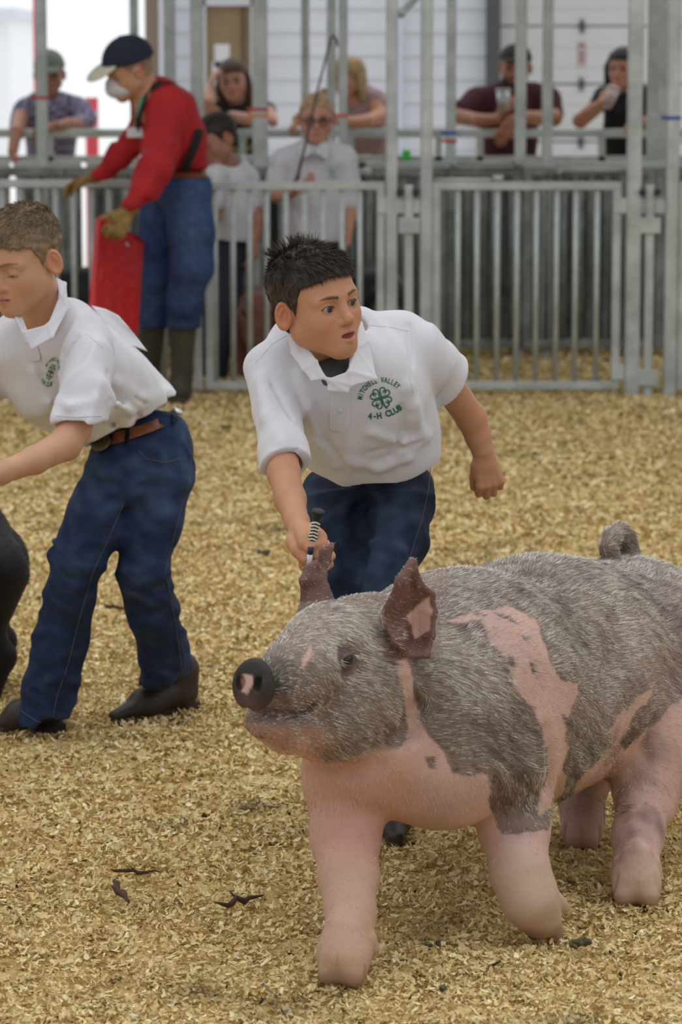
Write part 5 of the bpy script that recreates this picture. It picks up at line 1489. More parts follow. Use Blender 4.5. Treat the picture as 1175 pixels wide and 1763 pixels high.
def build_man():
    root = empty('man', (P(312, 500, 14.1)[0], 14.1, 0), 'man in red long-sleeved shirt, dark cap and white face mask bending over a board', 'person')
    SK = s2l((190, 140, 112))
    H = Frame(P(222, 120, 13.95), (-.86, -.34, -.38), (-.34, -.30, .90), 1.12)
    B = Sdf(); head_sdf(B, H, 'open', detail=False)
    B.cone(H(0, -.03, -.045), P(262, 185, 14.0), .062, .068, .03)
    B.chain([(262, 185, 14.0, 28), (285, 210, 14.02, 34)], k=.03)
    B.chain([(285, 212, 13.95, 20), (266, 286, 13.80, 18), (236, 336, 13.72, 11)], k=.01)
    B.chain([(245, 210, 14.12, 18), (208, 268, 14.16, 14), (172, 298, 14.2, 10)], k=.01)
    sdf_obj('body', B, .0055, M_SKIN, root, skin_color(SK, H, brow=s2l((90, 80, 74)), lash=True))
    gz = H.R[1]; eye_obj(H, 1, gz, root, n=14); eye_obj(H, -1, gz, root, n=14)
    hair(H, .0055, rgb(142, 118, 100), root, grow=.003, style='short')
    cap_obj(H, root, mat('navy_cap', rgb(30, 34, 52), rough=.9), mat('cream_brim', rgb(202, 196, 172), rough=.9))
    Mk = Sdf(); Mk.ell(H(0, .050, -.048), A(.059, .060, .048)*H.sc, H.R); Mk.cone(H(0, .08, -.03), H(0, .09, -.045), .03*H.sc, .025*H.sc, .02)
    Mk.keep(Prim(lambda p: (.022-H.loc(p)[:, 1])*H.sc, [-99]*3, [99]*3), .004)
    mk = sdf_obj('face_mask', Mk, .0045, mat('white_mask', rgb(206, 204, 212), rough=.9, bump=(30, .4, .01)), root)
    for s in (-1, 1):
        tube('ear_loop', [H(s*.056, .030, -.025), H(s*.076, .004, .012), H(s*.082, -.02, .010)], .0022, mat('white_mask'), mk, 6)
        tube('ear_loop', [H(s*.054, .028, -.068), H(s*.074, .0, -.040), H(s*.080, -.02, -.02)], .0022, mat('white_mask'), mk, 6)
    RED = mat('red_shirt', rgb(176, 28, 34), rough=.85, noise=(10, rgb(140, 16, 24), .6), bump=(8, .8, .02))
    T = Sdf()
    T.chain([(318, 285, 14.12, 42), (306, 240, 14.08, 48), (290, 200, 14.04, 46), (272, 180, 14.02, 36)], k=.05)
    T.chain([(270, 165, 14.02, 26), (285, 190, 13.98, 34)], k=.05); T.chain([(252, 205, 14.08, 28), (262, 230, 14.08, 34)], k=.05)
    T.cut(P(310, 293, 14.0), A(.0, 0, -1))
    T.chain([(288, 208, 13.94, 30), (280, 250, 13.88, 28), (268, 288, 13.80, 26), (248, 325, 13.74, 21), (228, 350, 13.70, 17)], k=.04)
    T.chain([(250, 212, 14.12, 26), (226, 248, 14.14, 23), (206, 272, 14.16, 20), (170, 299, 14.18, 13)], k=.03)
    T.chain([(238, 158, 13.99, 15), (252, 178, 13.98, 22)], k=.03)
    T.sub(p_cone(H(0, -.02, -.06), H(0, .02, -.02), .058, .072), .01)
    T.disp = cloth_fold(.012, 3.4, 44)
    sh = sdf_obj('shirt', T, .0065, RED, root, margin=.012)
    bk = mat('black_webbing', rgb(24, 22, 26), rough=.8)
    def strap(nm, pts, r, m, par):
        q = []
        for a, b in zip(pts[:-1], pts[1:]): q += [np.array(a)+(np.array(b)-a)*t/5 for t in range(5)]
        q.append(np.array(pts[-1])); q = np.array(q)
        g = [raycast(T, q[:, 0]+o, q[:, 1]+o*.35, 13.2) for o in (-r, 0, r)]
        g = [x+T.grad(x)*.013 for x in g]
        return sheet(nm, [[g[j][i] for j in range(3)] for i in range(len(q))], m, par, .004, 1)
    strap('suspender', [(238, 226), (243, 190), (255, 160), (276, 144), (300, 146)], 5, bk, sh)
    strap('suspender', [(341, 222), (333, 250), (322, 275), (318, 294)], 7, bk, sh)
    strap('lanyard', [(258, 136), (252, 155), (244, 180), (236, 205), (232, 222)], 2.4, mat('green_lanyard', rgb(92, 150, 124), rough=.8), root)
    p = raycast(T, [233], [228], 13.2)[0]
    box('badge', p-A(.035, .022, .022), p+A(.035, -.012, .022), mat('white_card2', rgb(212, 212, 220), rough=.5), root, .002)
    # gloves
    GM = mat('tan_work_glove', rgb(158, 128, 72), rough=.85, noise=(20, rgb(112, 84, 44), .8), bump=(20, .5, .01))
    gl = Sdf(); hand_sdf(gl, P(222, 362, 13.69), unit(P(196, 402, 13.66)-P(222, 362, 13.69)), unit(A(-.3, -.6, -.4)), 1, 1.32, finger_curls=[(.7, 1., .6)]*4, thumb=(.4, .4)); gl.chain([(229, 350, 13.70, 14), (220, 364, 13.69, 13)], k=.01)
    sdf_obj('glove', gl, .0048, GM, root)
    gl = Sdf(); hand_sdf(gl, P(166, 302, 14.2), unit(P(132, 312, 14.26)-P(166, 302, 14.2)), A(0, .1, -1), 1, 1.22, finger_curls=[(.25, .5, .4)]*4); gl.chain([(174, 297, 14.18, 14), (163, 303, 14.2, 13)], k=.01)
    sdf_obj('glove', gl, .0048, GM, root)
    # jeans and rubber boots
    J = Sdf()
    J.chain([(308, 318, 14.1, 44), (322, 322, 14.06, 44)], k=.04)
    J.chain([(322, 335, 14.03, 44), (328, 400, 13.98, 38), (330, 460, 13.97, 35), (320, 520, 14.02, 30), (316, 565, 14.06, 31)], k=.03)
    J.chain([(285, 335, 14.16, 40), (272, 420, 14.17, 34), (268, 480, 14.16, 30), (264, 560, 14.18, 25)], k=.03)
    J.cut(P(310, 302, 14.0), A(0, 0, 1))
    J.cut(P(310, 568, 14.0), A(0, 0, -1))
    J.disp = cloth_fold(.008, 3.2, 47)
    jn = sdf_obj('jeans', J, .0065, M_DENIM, root, lambda v: denim_col(v, J, ((330, 400, 30, 80, .5), (335, 330, 30, 30, .4)), s2l((54, 74, 118)), 5), margin=.01)
    r = [raycast(J, [x]*3, [y-7, y, y+6], 13.2) for x, y in ((268, 306), (285, 304), (310, 303), (335, 303), (356, 303))]
    sheet('belt', [[q+J.grad(q[None])[0]*.016 for q in rw] for rw in r], M_LEATHER, root, .005, 2)
    BM = mat('olive_rubber_boot', rgb(62, 60, 50), rough=.6, noise=(8, rgb(88, 82, 66), .5))
    for (x0, y0, Y0), (x1, y1, Y1), toe in (((316, 560, 14.06), (312, 655, 14.10), (-.10, -.16)), ((264, 552, 14.18), (258, 640, 14.24), (-.16, -.10))):
        K = Sdf(); K.chain([(x0, y0, Y0, 23), (x1, y1, Y1, 18)], k=.02); g = P(x1, y1, Y1); g = A(g[0], g[1], .05)
        K.cone(P(x1, y1, Y1), g, .048, .046, .02); K.cone(g, g+A(toe[0], toe[1], -.006), .044, .036, .02); K.box(g+A(toe[0]/2, toe[1]/2, -.038), A(.10, .045, .010), np.stack([unit(A(*toe, 0)), np.cross(A(0, 0, 1), unit(A(*toe, 0))), A(0, 0, 1)]), .006, .004)
        sdf_obj('boot', K, .006, BM, root)
    # red sorting board
    TL, TR, BL = P(165, 373, 13.78), P(244, 417, 14.06), P(155, 562, 13.61)
    ux, uz = TR-TL, TL-BL; w, h = np.linalg.norm(ux), np.linalg.norm(uz); ux = unit(ux); uz = unit(uz-ux*(uz@ux)); uy = np.cross(uz, ux)
    R = np.stack([ux, uy, uz]); c = (TR+BL)/2
    bd = empty('sorting_board', P(195, 600, 13.9), 'red plastic livestock sorting board with handle slots held by the man in red', 'board')
    S = Sdf(); S.box(c, A(w/2, .014, h/2), R, .012)
    S.sub(p_box(c+ux*w*.18+uz*h*.41, A(.030, .04, .011), R, .008), .003); S.sub(p_box(c-ux*w*.18+uz*h*.41, A(.034, .04, .012), R, .008), .003)
    S.sub(p_box(c-ux*w*.42+uz*h*.0, A(.010, .04, .035), R, .006), .003)
    for i in range(3):
        for j in range(5): S.sub(p_ell(c+ux*w*(i-1)*.27+uz*h*(.25-.16*j)-uy*.018, A(.020, .008, .020), R), .006); S.sub(p_ell(c+ux*w*(i-1)*.27+uz*h*(.25-.16*j)+uy*.018, A(.020, .008, .020), R), .006)
    sdf_obj('panel', S, .0055, mat('red_plastic', rgb(206, 34, 38), rough=.4, noise=(6, rgb(186, 58, 56), .6)), bd)
    tube('rim_bead', [c-ux*(w/2-.02)+uz*h/2, c+ux*(w/2-.02)+uz*h/2], .016, mat('red_plastic'), bd, 10)
build_man()

def onlooker(label, headpx, fwd, up, sc, SK, chains, shirt, sm, torso, name='person', hcol=None, hk={}, Yd=None, h=.0065, legs=None, brow=(60, 44, 34), beard=None, extra=None, disp=(.008, 3.4), lips=(170, 100, 96), jaw=1.0):
    c = P(*headpx); root = empty(name, (c[0], c[1], 0), label, 'person')
    H = Frame(c, fwd, up, sc); B = Sdf(); head_sdf(B, H, 'open', detail=False, jaw=jaw)
    for ch in chains: B.chain(ch, k=.012)
    if extra: extra(B, H)
    sdf_obj('body', B, h*.8, M_SKIN, root, skin_color(s2l(SK), H, brow=s2l(brow), beard=None if beard is None else s2l(beard), lips=s2l(lips)))
    for s in (-1, 1): eye_obj(H, s, H.R[1], root, n=12)
    T = Sdf()
    for ch in shirt: T.chain(ch, k=.03)
    for cc in torso: T.cut(*cc)
    T.sub(p_cone(H(0, -.01, -.10), H(0, .03, -.03), .058*sc, .07*sc), .01)
    T.disp = cloth_fold(disp[0], disp[1], 3+len(label))
    so = sdf_obj('shirt', T, h, sm, root, margin=.01)
    if legs is not None:
        L = Sdf()
        for ch in legs[0]: L.chain(ch, k=.03)
        sdf_obj(legs[2], L, .009, legs[1], root)
    return root, H, T, so
def forearm_hand(S, w, d, pn, side, sc=1.0): hand_sdf(S, w, d, pn, side, sc, curl=(.45, .6, .4))
def longhair(H, parent, col, locks, h=.006, grow=.010):
    o, T = hair(H, h, col, parent, grow=grow, topgrow=.006, style='low')
    L = Sdf()
    for ch in locks:
        for (a, ra), (b, rb) in zip(ch[:-1], ch[1:]): L.cone(H(*a), H(*b), ra*H.sc, rb*H.sc, .012)
    L.disp = lambda p: .004*np.sin(vnoise(p*[1, 1, .2], 18, 5)*4)
    v, q = L.polygonise(h); c = np.asarray(col[:3])
    s = mesh_np('hair_length', v, q, M_HAIR, parent, col=np.clip(c*(1+.3*vnoise(v*[1, 1, .15], 25, 6)[:, None]), 0, 1))
    return s

def build_people():
    pants = mat('dark_trousers', rgb(40, 44, 58), rough=.9, bump=(8, .5, .01))
    # man in cap and checked shirt, arms over the rail
    M = bpy.data.materials.new('checked_cotton'); M.use_nodes = True; nt = M.node_tree; b = nt.nodes['Principled BSDF']; b.inputs['Roughness'].default_value = .9
    tc = nt.nodes.new('ShaderNodeTexCoord'); ck = nt.nodes.new('ShaderNodeTexChecker'); ck.inputs['Scale'].default_value = 34
    ck.inputs['Color1'].default_value = rgb(150, 144, 168); ck.inputs['Color2'].default_value = rgb(98, 90, 122)
    nt.links.new(tc.outputs['Object'], ck.inputs[0]); nt.links.new(ck.outputs[0], b.inputs['Base Color'])
    Y = 19.35
    r, H, T, so = onlooker('man in grey cap and purple checked shirt leaning on the rail at far left', (85, 128, Y), (.02, -1, -.12), (0, 0, 1), 1.12, (170, 120, 100),
        [[(86, 150, Y+.02, 15), (87, 172, Y+.03, 17)], [(136, 190, Y, 14), (148, 212, Y-.1, 12), (118, 214, Y-.3, 11), (98, 216, Y-.42, 8)], [(38, 195, Y, 14), (28, 226, Y-.40, 11), (22, 262, Y-.50, 9)]],
        [[(88, 290, Y+.1, 42), (88, 230, Y+.1, 44), (88, 196, Y+.04, 36)], [(48, 186, Y+.04, 20), (88, 172, Y+.04, 20), (130, 184, Y+.04, 20)], [(136, 188, Y, 20), (146, 204, Y-.06, 18), (138, 212, Y-.15, 15)], [(42, 190, Y, 20), (32, 224, Y-.08, 17)]],
        M, [], Yd=0, legs=([[(75, 290, Y+.12, 26), (75, 500, Y+.1, 20)], [(105, 290, Y+.12, 26), (105, 500, Y+.1, 20)]], pants, 'trousers'),
        extra=lambda B, H: (forearm_hand(B, P(98, 216, Y-.42), A(-1, 0, 0), A(0, .2, -1), 1, 1.05), forearm_hand(B, P(22, 262, Y-.50), unit(A(.2, -.3, -.8)), A(1, 0, 0), 1, 1.05)))
    hair(H, .006, rgb(120, 110, 100), r, grow=.003)
    cap_obj(H, r, mat('grey_green_cap', rgb(112, 120, 108), rough=.9), mat('grey_green_cap'), brim=(0, .098, .040), bt=-.15)
    # dark-haired woman, hand raised to her head
    r, H, T, so = onlooker('dark-haired woman in black top resting her head on her raised hand', (402, 138, Y), (-.10, -1, -.12), (-.12, 0, 1), 1.10, (196, 146, 126),
        [[(404, 160, Y+.03, 14), (408, 180, Y+.03, 16)], [(372, 196, Y, 15), (363, 208, Y-.15, 12), (359, 176, Y-.2, 11), (361, 153, Y-.12, 8)], [(446, 188, Y, 15), (440, 208, Y-.15, 12), (400, 200, Y-.38, 9)], [(462, 190, Y-.0, 12), (470, 210, Y-.2, 9)]],
        [[(412, 290, Y+.08, 38), (410, 235, Y+.08, 40), (408, 200, Y+.05, 34)], [(380, 190, Y+.03, 18), (440, 184, Y+.03, 18)], [(446, 184, Y, 17), (462, 190, Y, 15)]],
        cloth('black_top', (30, 30, 34)), [], legs=([[(398, 290, Y+.12, 24), (398, 500, Y+.1, 20)], [(425, 290, Y+.12, 24), (425, 500, Y+.1, 20)]], pants, 'trousers'),
        extra=lambda B, H: (forearm_hand(B, P(361, 154, Y-.12), unit(A(.28, .1, 1)), A(1, .5, 0), 1, .95), forearm_hand(B, P(400, 200, Y-.38), A(-1, 0, -.1), A(0, .2, -1), 1, .95)))
    longhair(H, r, rgb(74, 44, 28), [[((.06, -.01, .03), .030), ((.078, .0, -.05), .026), ((.075, .02, -.13), .020)], [((-.06, -.01, .03), .030), ((-.078, .0, -.05), .028), ((-.082, .02, -.15), .022)], [((0, -.07, .0), .05), ((0, -.075, -.1), .05)]])
    YM = mat('yellow_print', rgb(176, 160, 70), rough=.8)
    for pts in ([(396, 236), (404, 256), (420, 264), (432, 250)], [(404, 230), (414, 244), (426, 240)], [(392, 262), (408, 276), (430, 274)]):
        surf_tube('print', T, pts, Y-.8, .012, YM, so, 6, 3)
    # blonde woman
    r, H, T, so = onlooker('blonde woman in dusty pink blouse leaning on the rail right of the girl', (600, 134, Y), (-.75, -.6, -.2), (-.1, 0, 1), 1.08, (200, 146, 116),
        [[(606, 158, Y+.03, 13), (614, 180, Y+.03, 15)], [(652, 182, Y-.05, 16), (658, 200, Y-.12, 14), (632, 208, Y-.28, 11), (600, 210, Y-.38, 9), (540, 206, Y-.42, 11), (514, 206, Y-.40, 11)]],
        [[(628, 290, Y+.08, 36), (630, 230, Y+.08, 38), (628, 195, Y+.05, 30)], [(600, 182, Y+.05, 18), (628, 166, Y+.05, 20), (648, 176, Y, 20)], [(648, 172, Y, 18), (660, 188, Y-.06, 17)]],
        cloth('dusty_pink_blouse', (176, 146, 148)), [], legs=([[(615, 270, Y+.12, 28), (615, 500, Y+.1, 20)], [(645, 270, Y+.12, 26), (645, 500, Y+.1, 20)]], mat('brown_trousers', rgb(84, 74, 72), rough=.9), 'trousers'),
        extra=lambda B, H: hand_sdf(B, P(516, 207, Y-.42), A(-.6, 0, -.5), A(.5, .2, -1), 1, .9, curl=(1.0, 1.2, .8)), lips=(180, 110, 104))
    longhair(H, r, rgb(166, 138, 96), [[((.06, -.02, .03), .032), ((.080, -.03, -.06), .032), ((.085, -.04, -.17), .024)], [((0, -.08, .03), .045), ((.03, -.09, -.08), .045), ((.05, -.08, -.20), .026)], [((-.06, -.02, .0), .03), ((-.07, -.02, -.12), .024)]])
    # bearded man in maroon, cup in hand
    r, H, T, so = onlooker('bearded man in dark cap and maroon shirt leaning on the rail with a steel tumbler', (888, 116, Y), (-.12, -1, -.08), (.03, 0, 1), 1.14, (168, 116, 92),
        [[(888, 138, Y+.02, 15), (890, 160, Y+.03, 18)], [(812, 182, Y, 16), (786, 200, Y-.1, 14), (826, 208, Y-.32, 12), (858, 205, Y-.42, 9)], [(948, 182, Y, 16), (954, 204, Y-.12, 14), (912, 203, Y-.34, 12), (880, 206, Y-.44, 9)]],
        [[(876, 290, Y+.1, 44), (878, 230, Y+.1, 46), (882, 190, Y+.05, 44)], [(826, 176, Y+.04, 24), (884, 162, Y+.05, 26), (940, 172, Y+.04, 24)], [(820, 178, Y, 24), (800, 192, Y-.06, 21)], [(942, 178, Y, 23), (950, 196, Y-.06, 19)]],
        cloth('maroon_shirt', (78, 34, 44)), [], beard=(38, 26, 22), legs=([[(862, 290, Y+.12, 28), (862, 500, Y+.1, 22)], [(892, 290, Y+.12, 28), (892, 500, Y+.1, 22)]], pants, 'trousers'),
        extra=lambda B, H: (forearm_hand(B, P(858, 202, Y-.42), unit(A(.4, -.2, .5)), A(.6, .5, 0), 1, 1.1), forearm_hand(B, P(878, 207, Y-.46), unit(A(-.45, -.15, -.9)), A(0, 1, 0), 1, 1.15)))
    cap_obj(H, r, mat('charcoal_cap', rgb(48, 46, 46), rough=.9), mat('charcoal_cap'), brim=(0, .094, .046), bt=.05, top=.0)
    hair(H, .006, rgb(40, 28, 24), r, grow=.003)
    cu = empty('tumbler', P(868, 192, Y-.5), 'brushed steel tumbler in the hand of the man in maroon', 'cup')
    a, b_ = P(868, 191, Y-.52), P(867, 156, Y-.50)
    tube('cup_body', [a, b_], [.030, .042], mat('brushed_steel', rgb(176, 180, 182), rough=.3, metal=.6), cu, 20); tube('lid', [b_, b_+A(0, 0, .012)], .044, mat('clear_lid', rgb(196, 200, 204), rough=.3), cu, 20)
    # woman with black hair drinking
    r, H, T, so = onlooker('smiling black-haired woman in black top raising a pink iced drink at the right', (1074, 118, Y), (-.45, -.88, -.05), (.02, 0, 1), 1.08, (192, 140, 116),
        [[(1078, 142, Y+.02, 13), (1080, 160, Y+.03, 15)], [(1036, 176, Y, 14), (1000, 208, Y-.1, 13), (1024, 188, Y-.25, 11), (1040, 176, Y-.34, 8)], [(1128, 176, Y, 14), (1148, 206, Y-.1, 12), (1110, 210, Y-.35, 9)]],
        [[(1078, 290, Y+.08, 38), (1078, 235, Y+.08, 38), (1078, 195, Y+.05, 36)], [(1044, 168, Y+.03, 17), (1080, 166, Y+.04, 20), (1116, 168, Y+.03, 17)], [(1040, 168, Y, 16), (1030, 178, Y-.04, 15)]],
        cloth('black_top', (30, 30, 34)), [], legs=([[(1064, 290, Y+.12, 26), (1064, 500, Y+.1, 20)], [(1092, 290, Y+.12, 26), (1092, 500, Y+.1, 20)]], pants, 'trousers'),
        extra=lambda B, H: (forearm_hand(B, P(1036, 178, Y-.32), unit(A(.45, -.1, .8)), A(.6, .5, 0), 1, 1.0), forearm_hand(B, P(1110, 210, Y-.35), A(-1, 0, -.1), A(0, .2, -1), 1, .95)), lips=(190, 90, 92))
    longhair(H, r, rgb(26, 22, 24), [[((-.05, .01, .06), .034), ((-.078, .012, .0), .030), ((-.082, .010, -.08), .028), ((-.085, -.0, -.15), .022)], [((.05, .01, .06), .034), ((.078, .012, .0), .030), ((.082, .01, -.10), .026)], [((0, -.07, .03), .05), ((.0, -.085, -.12), .045)], [((.06, .0, .03), .024), ((.074, .01, -.03), .018)]])
    cu = empty('drink_cup', P(1048, 186, Y-.5), 'clear plastic cup of pink iced drink raised by the black-haired woman', 'cup')
    a, b_ = P(1046, 184, Y-.46), P(1056, 156, Y-.42)
    tube('cup_body', [a, b_], [.028, .040], mat('clear_plastic', rgb(222, 206, 204), rough=.15, alpha=1, trans=.5), cu, 18); tube('drink', [a+(b_-a)*.1, a+(b_-a)*.7], [.024, .032], mat('pink_drink', rgb(198, 104, 116), rough=.3), cu, 18); tube('lid', [b_, b_+unit(b_-a)*.012], .042, mat('clear_lid'), cu, 18)
    tube('straw', [b_, b_+unit(b_-a)*.05], .005, mat('red_straw', rgb(196, 44, 62), rough=.4), cu, 8)

    # girl with glasses and the boy in the T-shirt, in the alley
    Y = 15.35
    r, H, T, so = onlooker('girl with glasses and tied-back fair hair in white polo standing behind the gate', (545, 203, Y), (.03, -1, -.14), (.02, 0, 1), 1.06, (200, 146, 124),
        [[(543, 226, Y+.02, 15), (541, 252, Y+.04, 17)], [(596, 285, Y, 15), (604, 340, Y, 13), (604, 372, Y-.02, 11), (602, 392, Y-.05, 8)], [(478, 288, Y, 15), (476, 335, Y, 13), (490, 336, Y-.18, 11), (512, 328, Y-.30, 8)]],
        [[(545, 400, Y+.05, 50), (542, 340, Y+.05, 48), (541, 288, Y+.05, 50)], [(490, 272, Y+.03, 20), (542, 258, Y+.05, 22), (590, 270, Y+.03, 20)], [(594, 278, Y, 21), (602, 318, Y, 18), (604, 348, Y, 19)], [(486, 280, Y, 20), (479, 310, Y, 18), (478, 325, Y, 18)]],
        M_SHIRT, [(P(545, 414, Y), A(0, 0, -1))], name='girl', h=.0055, disp=(.006, 4), legs=([[(525, 415, Y+.06, 30), (522, 600, Y+.06, 20), (522, 645, Y+.06, 18)], [(565, 415, Y+.06, 30), (568, 600, Y+.06, 20), (568, 645, Y+.06, 18)]], pants, 'jeans'),
        extra=lambda B, H: (forearm_hand(B, P(602, 394, Y-.05), unit(A(-.1, -.1, -1)), A(-1, 0, 0), 1, .95), forearm_hand(B, P(500, 330, Y-.28), unit(A(.8, -.2, .3)), A(0, .6, .6), 1, .95)))
    hair(H, .005, rgb(176, 146, 110), r, grow=.005, strands=1500, slen=.006)
    pn = Sdf(); pn.cone(H(-.02, -.09, .075), H(-.035, -.12, .10), .024, .020, .01); sdf_obj('hair_bun', pn, .005, mat('fair_hair', rgb(168, 136, 100), rough=.7), r)
    gm = mat('dark_glasses_frame', rgb(46, 34, 40), rough=.4); fr = None
    bm = bmesh.new()
    for s in (-1, 1):
        pts = [H(s*.031+.021*math.cos(t), .091, -.004+.016*math.sin(t)) for t in np.linspace(0, 2*math.pi, 15)]
        add_tube(bm, pts, .0032, 6); add_tube(bm, [H(s*.052, .090, 0), H(s*.075, .05, .002), H(s*.078, -.01, .004)], .0028, 6)
    add_tube(bm, [H(-.010, .093, 0), H(.010, .093, 0)], .003, 6)
    bm_obj('glasses', bm, gm, r, True)
    surface_logo('clover_emblem', T, 572, 297, 5.2, .1, Y-.8, so, mat('teal_thread', rgb(120, 168, 166), rough=.8))
    C = Sdf()
    for s in (-1, 1):
        for t in (((541+s*16, 238, Y+.0), (541+s*26, 256, Y-.06), (541+s*3, 262, Y-.14)), ((541+s*26, 256, Y-.06), (541+s*22, 274, Y-.14), (541+s*3, 262, Y-.14))): C.tri(*[P(*q) for q in t], .005, .006)
    sdf_obj('collar', C, .004, M_SHIRT, so)
    w = empty('show_stick', P(512, 330, Y-.34), 'thin dark show stick held upright by the girl behind the gate', 'stick')
    tube('shaft', [P(506, 330, Y-.33), P(523, 262, Y-.34), P(546, 160, Y-.32), P(570, 66, Y-.3)], [.008, .006, .0055, .005], mat('dark_stick', rgb(62, 46, 58), rough=.5), w, 8)
    tube('tip', [P(570, 66, Y-.3), P(575, 60, Y-.3), P(579, 68, Y-.3), P(582, 80, Y-.3)], [.005, .006, .007, .003], mat('dark_stick'), w, 8)
    r, H, T, so = onlooker('dark-haired boy in white T-shirt looking down behind the gate beside the man in red', (376, 240, Y), (-.80, -.45, -.45), (-.2, 0, 1), 1.06, (172, 124, 102),
        [[(384, 262, Y+.02, 16), (392, 284, Y+.04, 18)], [(374, 318, Y-.05, 12), (369, 372, Y-.09, 12), (360, 400, Y-.15, 9)], [(428, 320, Y+.05, 15), (444, 380, Y+.02, 12), (440, 410, Y, 9)]],
        [[(405, 400, Y+.1, 42), (402, 350, Y+.08, 44), (398, 312, Y+.05, 40)], [(376, 302, Y, 20), (400, 290, Y+.05, 22), (424, 306, Y+.08, 20)], [(374, 305, Y-.06, 20), (370, 345, Y-.08, 18)], [(428, 310, Y+.08, 20), (438, 350, Y+.06, 18)]],
        M_SHIRT, [(P(405, 414, Y), A(0, 0, -1))], name='boy', h=.0055, disp=(.006, 4), legs=([[(386, 415, Y+.1, 28), (358, 600, Y+.05, 18), (356, 645, Y+.05, 17)], [(404, 415, Y+.1, 28), (378, 600, Y-.12, 18), (376, 645, Y-.12, 17)]], pants, 'jeans'),
        extra=lambda B, H: (forearm_hand(B, P(360, 402, Y-.15), A(-.1, -.2, -1), A(1, 0, 0), 1, .95), forearm_hand(B, P(440, 412, Y), A(0, -.2, -1), A(-1, 0, 0), 1, .95)))
    hair(H, .005, rgb(44, 36, 32), r, grow=.004, topgrow=.004, strands=3000, slen=.008)
build_people()

# ------------------------------------------------------------------ pigs of the background
def simple_pig(loc, yaw, sc, colf, label, headlow=0.0, h=.009, bris=0, hb=0.0, tail=True):
    f = A(math.cos(yaw), math.sin(yaw), 0); s = A(-math.sin(yaw), math.cos(yaw), 0); u = A(0, 0, 1); o = A(*loc)
    def L(x, y, z): return o+(f*x+s*y+u*z)*sc
    R = np.stack([f, s, u]); S = Sdf()
    S.cone(L(-.36, 0, .43), L(.34, 0, .42), .17*sc, .175*sc, .06*sc)
    S.ell(L(-.40, 0, .42), A(.20, .175, .19)*sc, R, .06*sc); S.ell(L(0, 0, .40), A(.34, .17, .175)*sc, R, .06*sc); S.ell(L(.33, 0, .40), A(.20, .17, .19)*sc, R, .06*sc)
    hz = -headlow
    S.cone(L(.40, 0, .44), L(.58, 0, .45+hz*.6), .14*sc, .11*sc, .06*sc)
    S.cone(L(.60, 0, .44+hz), L(.76, 0, .38+hz*1.2), .095*sc, .055*sc, .05*sc); S.cone(L(.76, 0, .38+hz*1.2), L(.86, 0, .36+hz*1.3), .052*sc, .042*sc, .02*sc)
    S.ell(L(.885, 0, .355+hz*1.3), A(.014, .043, .040)*sc, R, .006*sc)
    for q in (-1, 1): S.sub(p_ell(L(.90, q*.016, .357+hz*1.3), A(.014, .008, .010)*sc, R), .003*sc); S.cone(L(.62, q*.06, .38+hz), L(.68, q*.045, .34+hz), .06*sc, .045*sc, .03*sc)
    for q in (-1, 1):
        S.tri(L(.60, q*.05, .52+hz), L(.56, q*.11, .50+hz), L(.66, q*.12, .60+hz*1.1), .007*sc, .012*sc)
        S.cone(L(.34, q*.11, .32), L(.34, q*.12, .14), .085*sc, .050*sc, .04*sc); S.cone(L(.34, q*.12, .14), L(.35, q*.12, .045), .042*sc, .036*sc, .02*sc); S.cone(L(.36, q*.12, .03), L(.40, q*.12, .022), .038*sc, .026*sc, .01*sc)
        S.cone(L(-hb-.42, q*.10, .36), L(-hb-.40, q*.12, .20), .125*sc, .070*sc, .05*sc); S.cone(L(-hb-.40, q*.12, .20), L(-hb-.46, q*.12, .13), .060*sc, .045*sc, .03*sc); S.cone(L(-hb-.46, q*.12, .13), L(-hb-.43, q*.12, .04), .040*sc, .036*sc, .02*sc); S.cone(L(-hb-.42, q*.12, .03), L(-hb-.38, q*.12, .022), .038*sc, .026*sc, .01*sc)
    if tail: S.path([L(-.56, 0, .52), L(-.62, .02, .50), L(-.63, .05, .46), L(-.60, .06, .44)], [.018*sc, .014*sc, .012*sc, .008*sc], .01*sc)
    r = empty('pig', (loc[0], loc[1], 0), label, 'pig')
    v, q = S.polygonise(h); lv = ((v-o)@R.T)/sc
    M = mat('pig_coat', attr=True, rough=.6, spec=.3, bump=(60, .3, .003)); mesh_np('body', v, q, M, r, col=colf(v, lv))
    for sgn in (-1, 1):
        bm = bmesh.new(); bmesh.ops.create_uvsphere(bm, u_segments=10, v_segments=8, radius=.014*sc)
        for x in bm.verts: x.co = Vector(list(L(.675, sgn*.074, .445+hz)))+x.co
        bm_obj('eye', bm, mat('pig_eye', rgb(28, 20, 20), rough=.1), r, True)
    if bris:
        n = vnormals(v, q); rs = np.random.RandomState(2); i = rs.randint(0, len(v), bris); g = n[i]
        d = -f[None]*.9+g*.25-u[None]*.3+rs.normal(size=g.shape)*.1; d -= (d*g).sum(1)[:, None]*g*.8; d /= np.linalg.norm(d, axis=1)[:, None]
        b = blades('bristles', v[i], d, rs.uniform(.008, .016, bris), .001, np.tile(s2l((40, 38, 38)), (bris, 1))*rs.uniform(.4, 2, bris)[:, None], mat('bristle'), r); b['kind'] = 'stuff'
    return r
flatc = lambda c: (lambda v, l: np.tile(s2l(c), (len(v), 1))*(1+.15*vnoise(v, 6, 4))[:, None])
gL = G(28, 1218)
simple_pig((gL[0]-.52, gL[1]+.12, 0), math.pi+.1, .84, flatc((24, 22, 23)), 'black pig cut off by the left edge beside the fair-haired boy', bris=9000, h=.007, hb=.10, tail=False)
def redc(v, l): return np.tile(s2l((118, 74, 60)), (len(v), 1))*(1+.2*vnoise(v, 6, 4))[:, None]
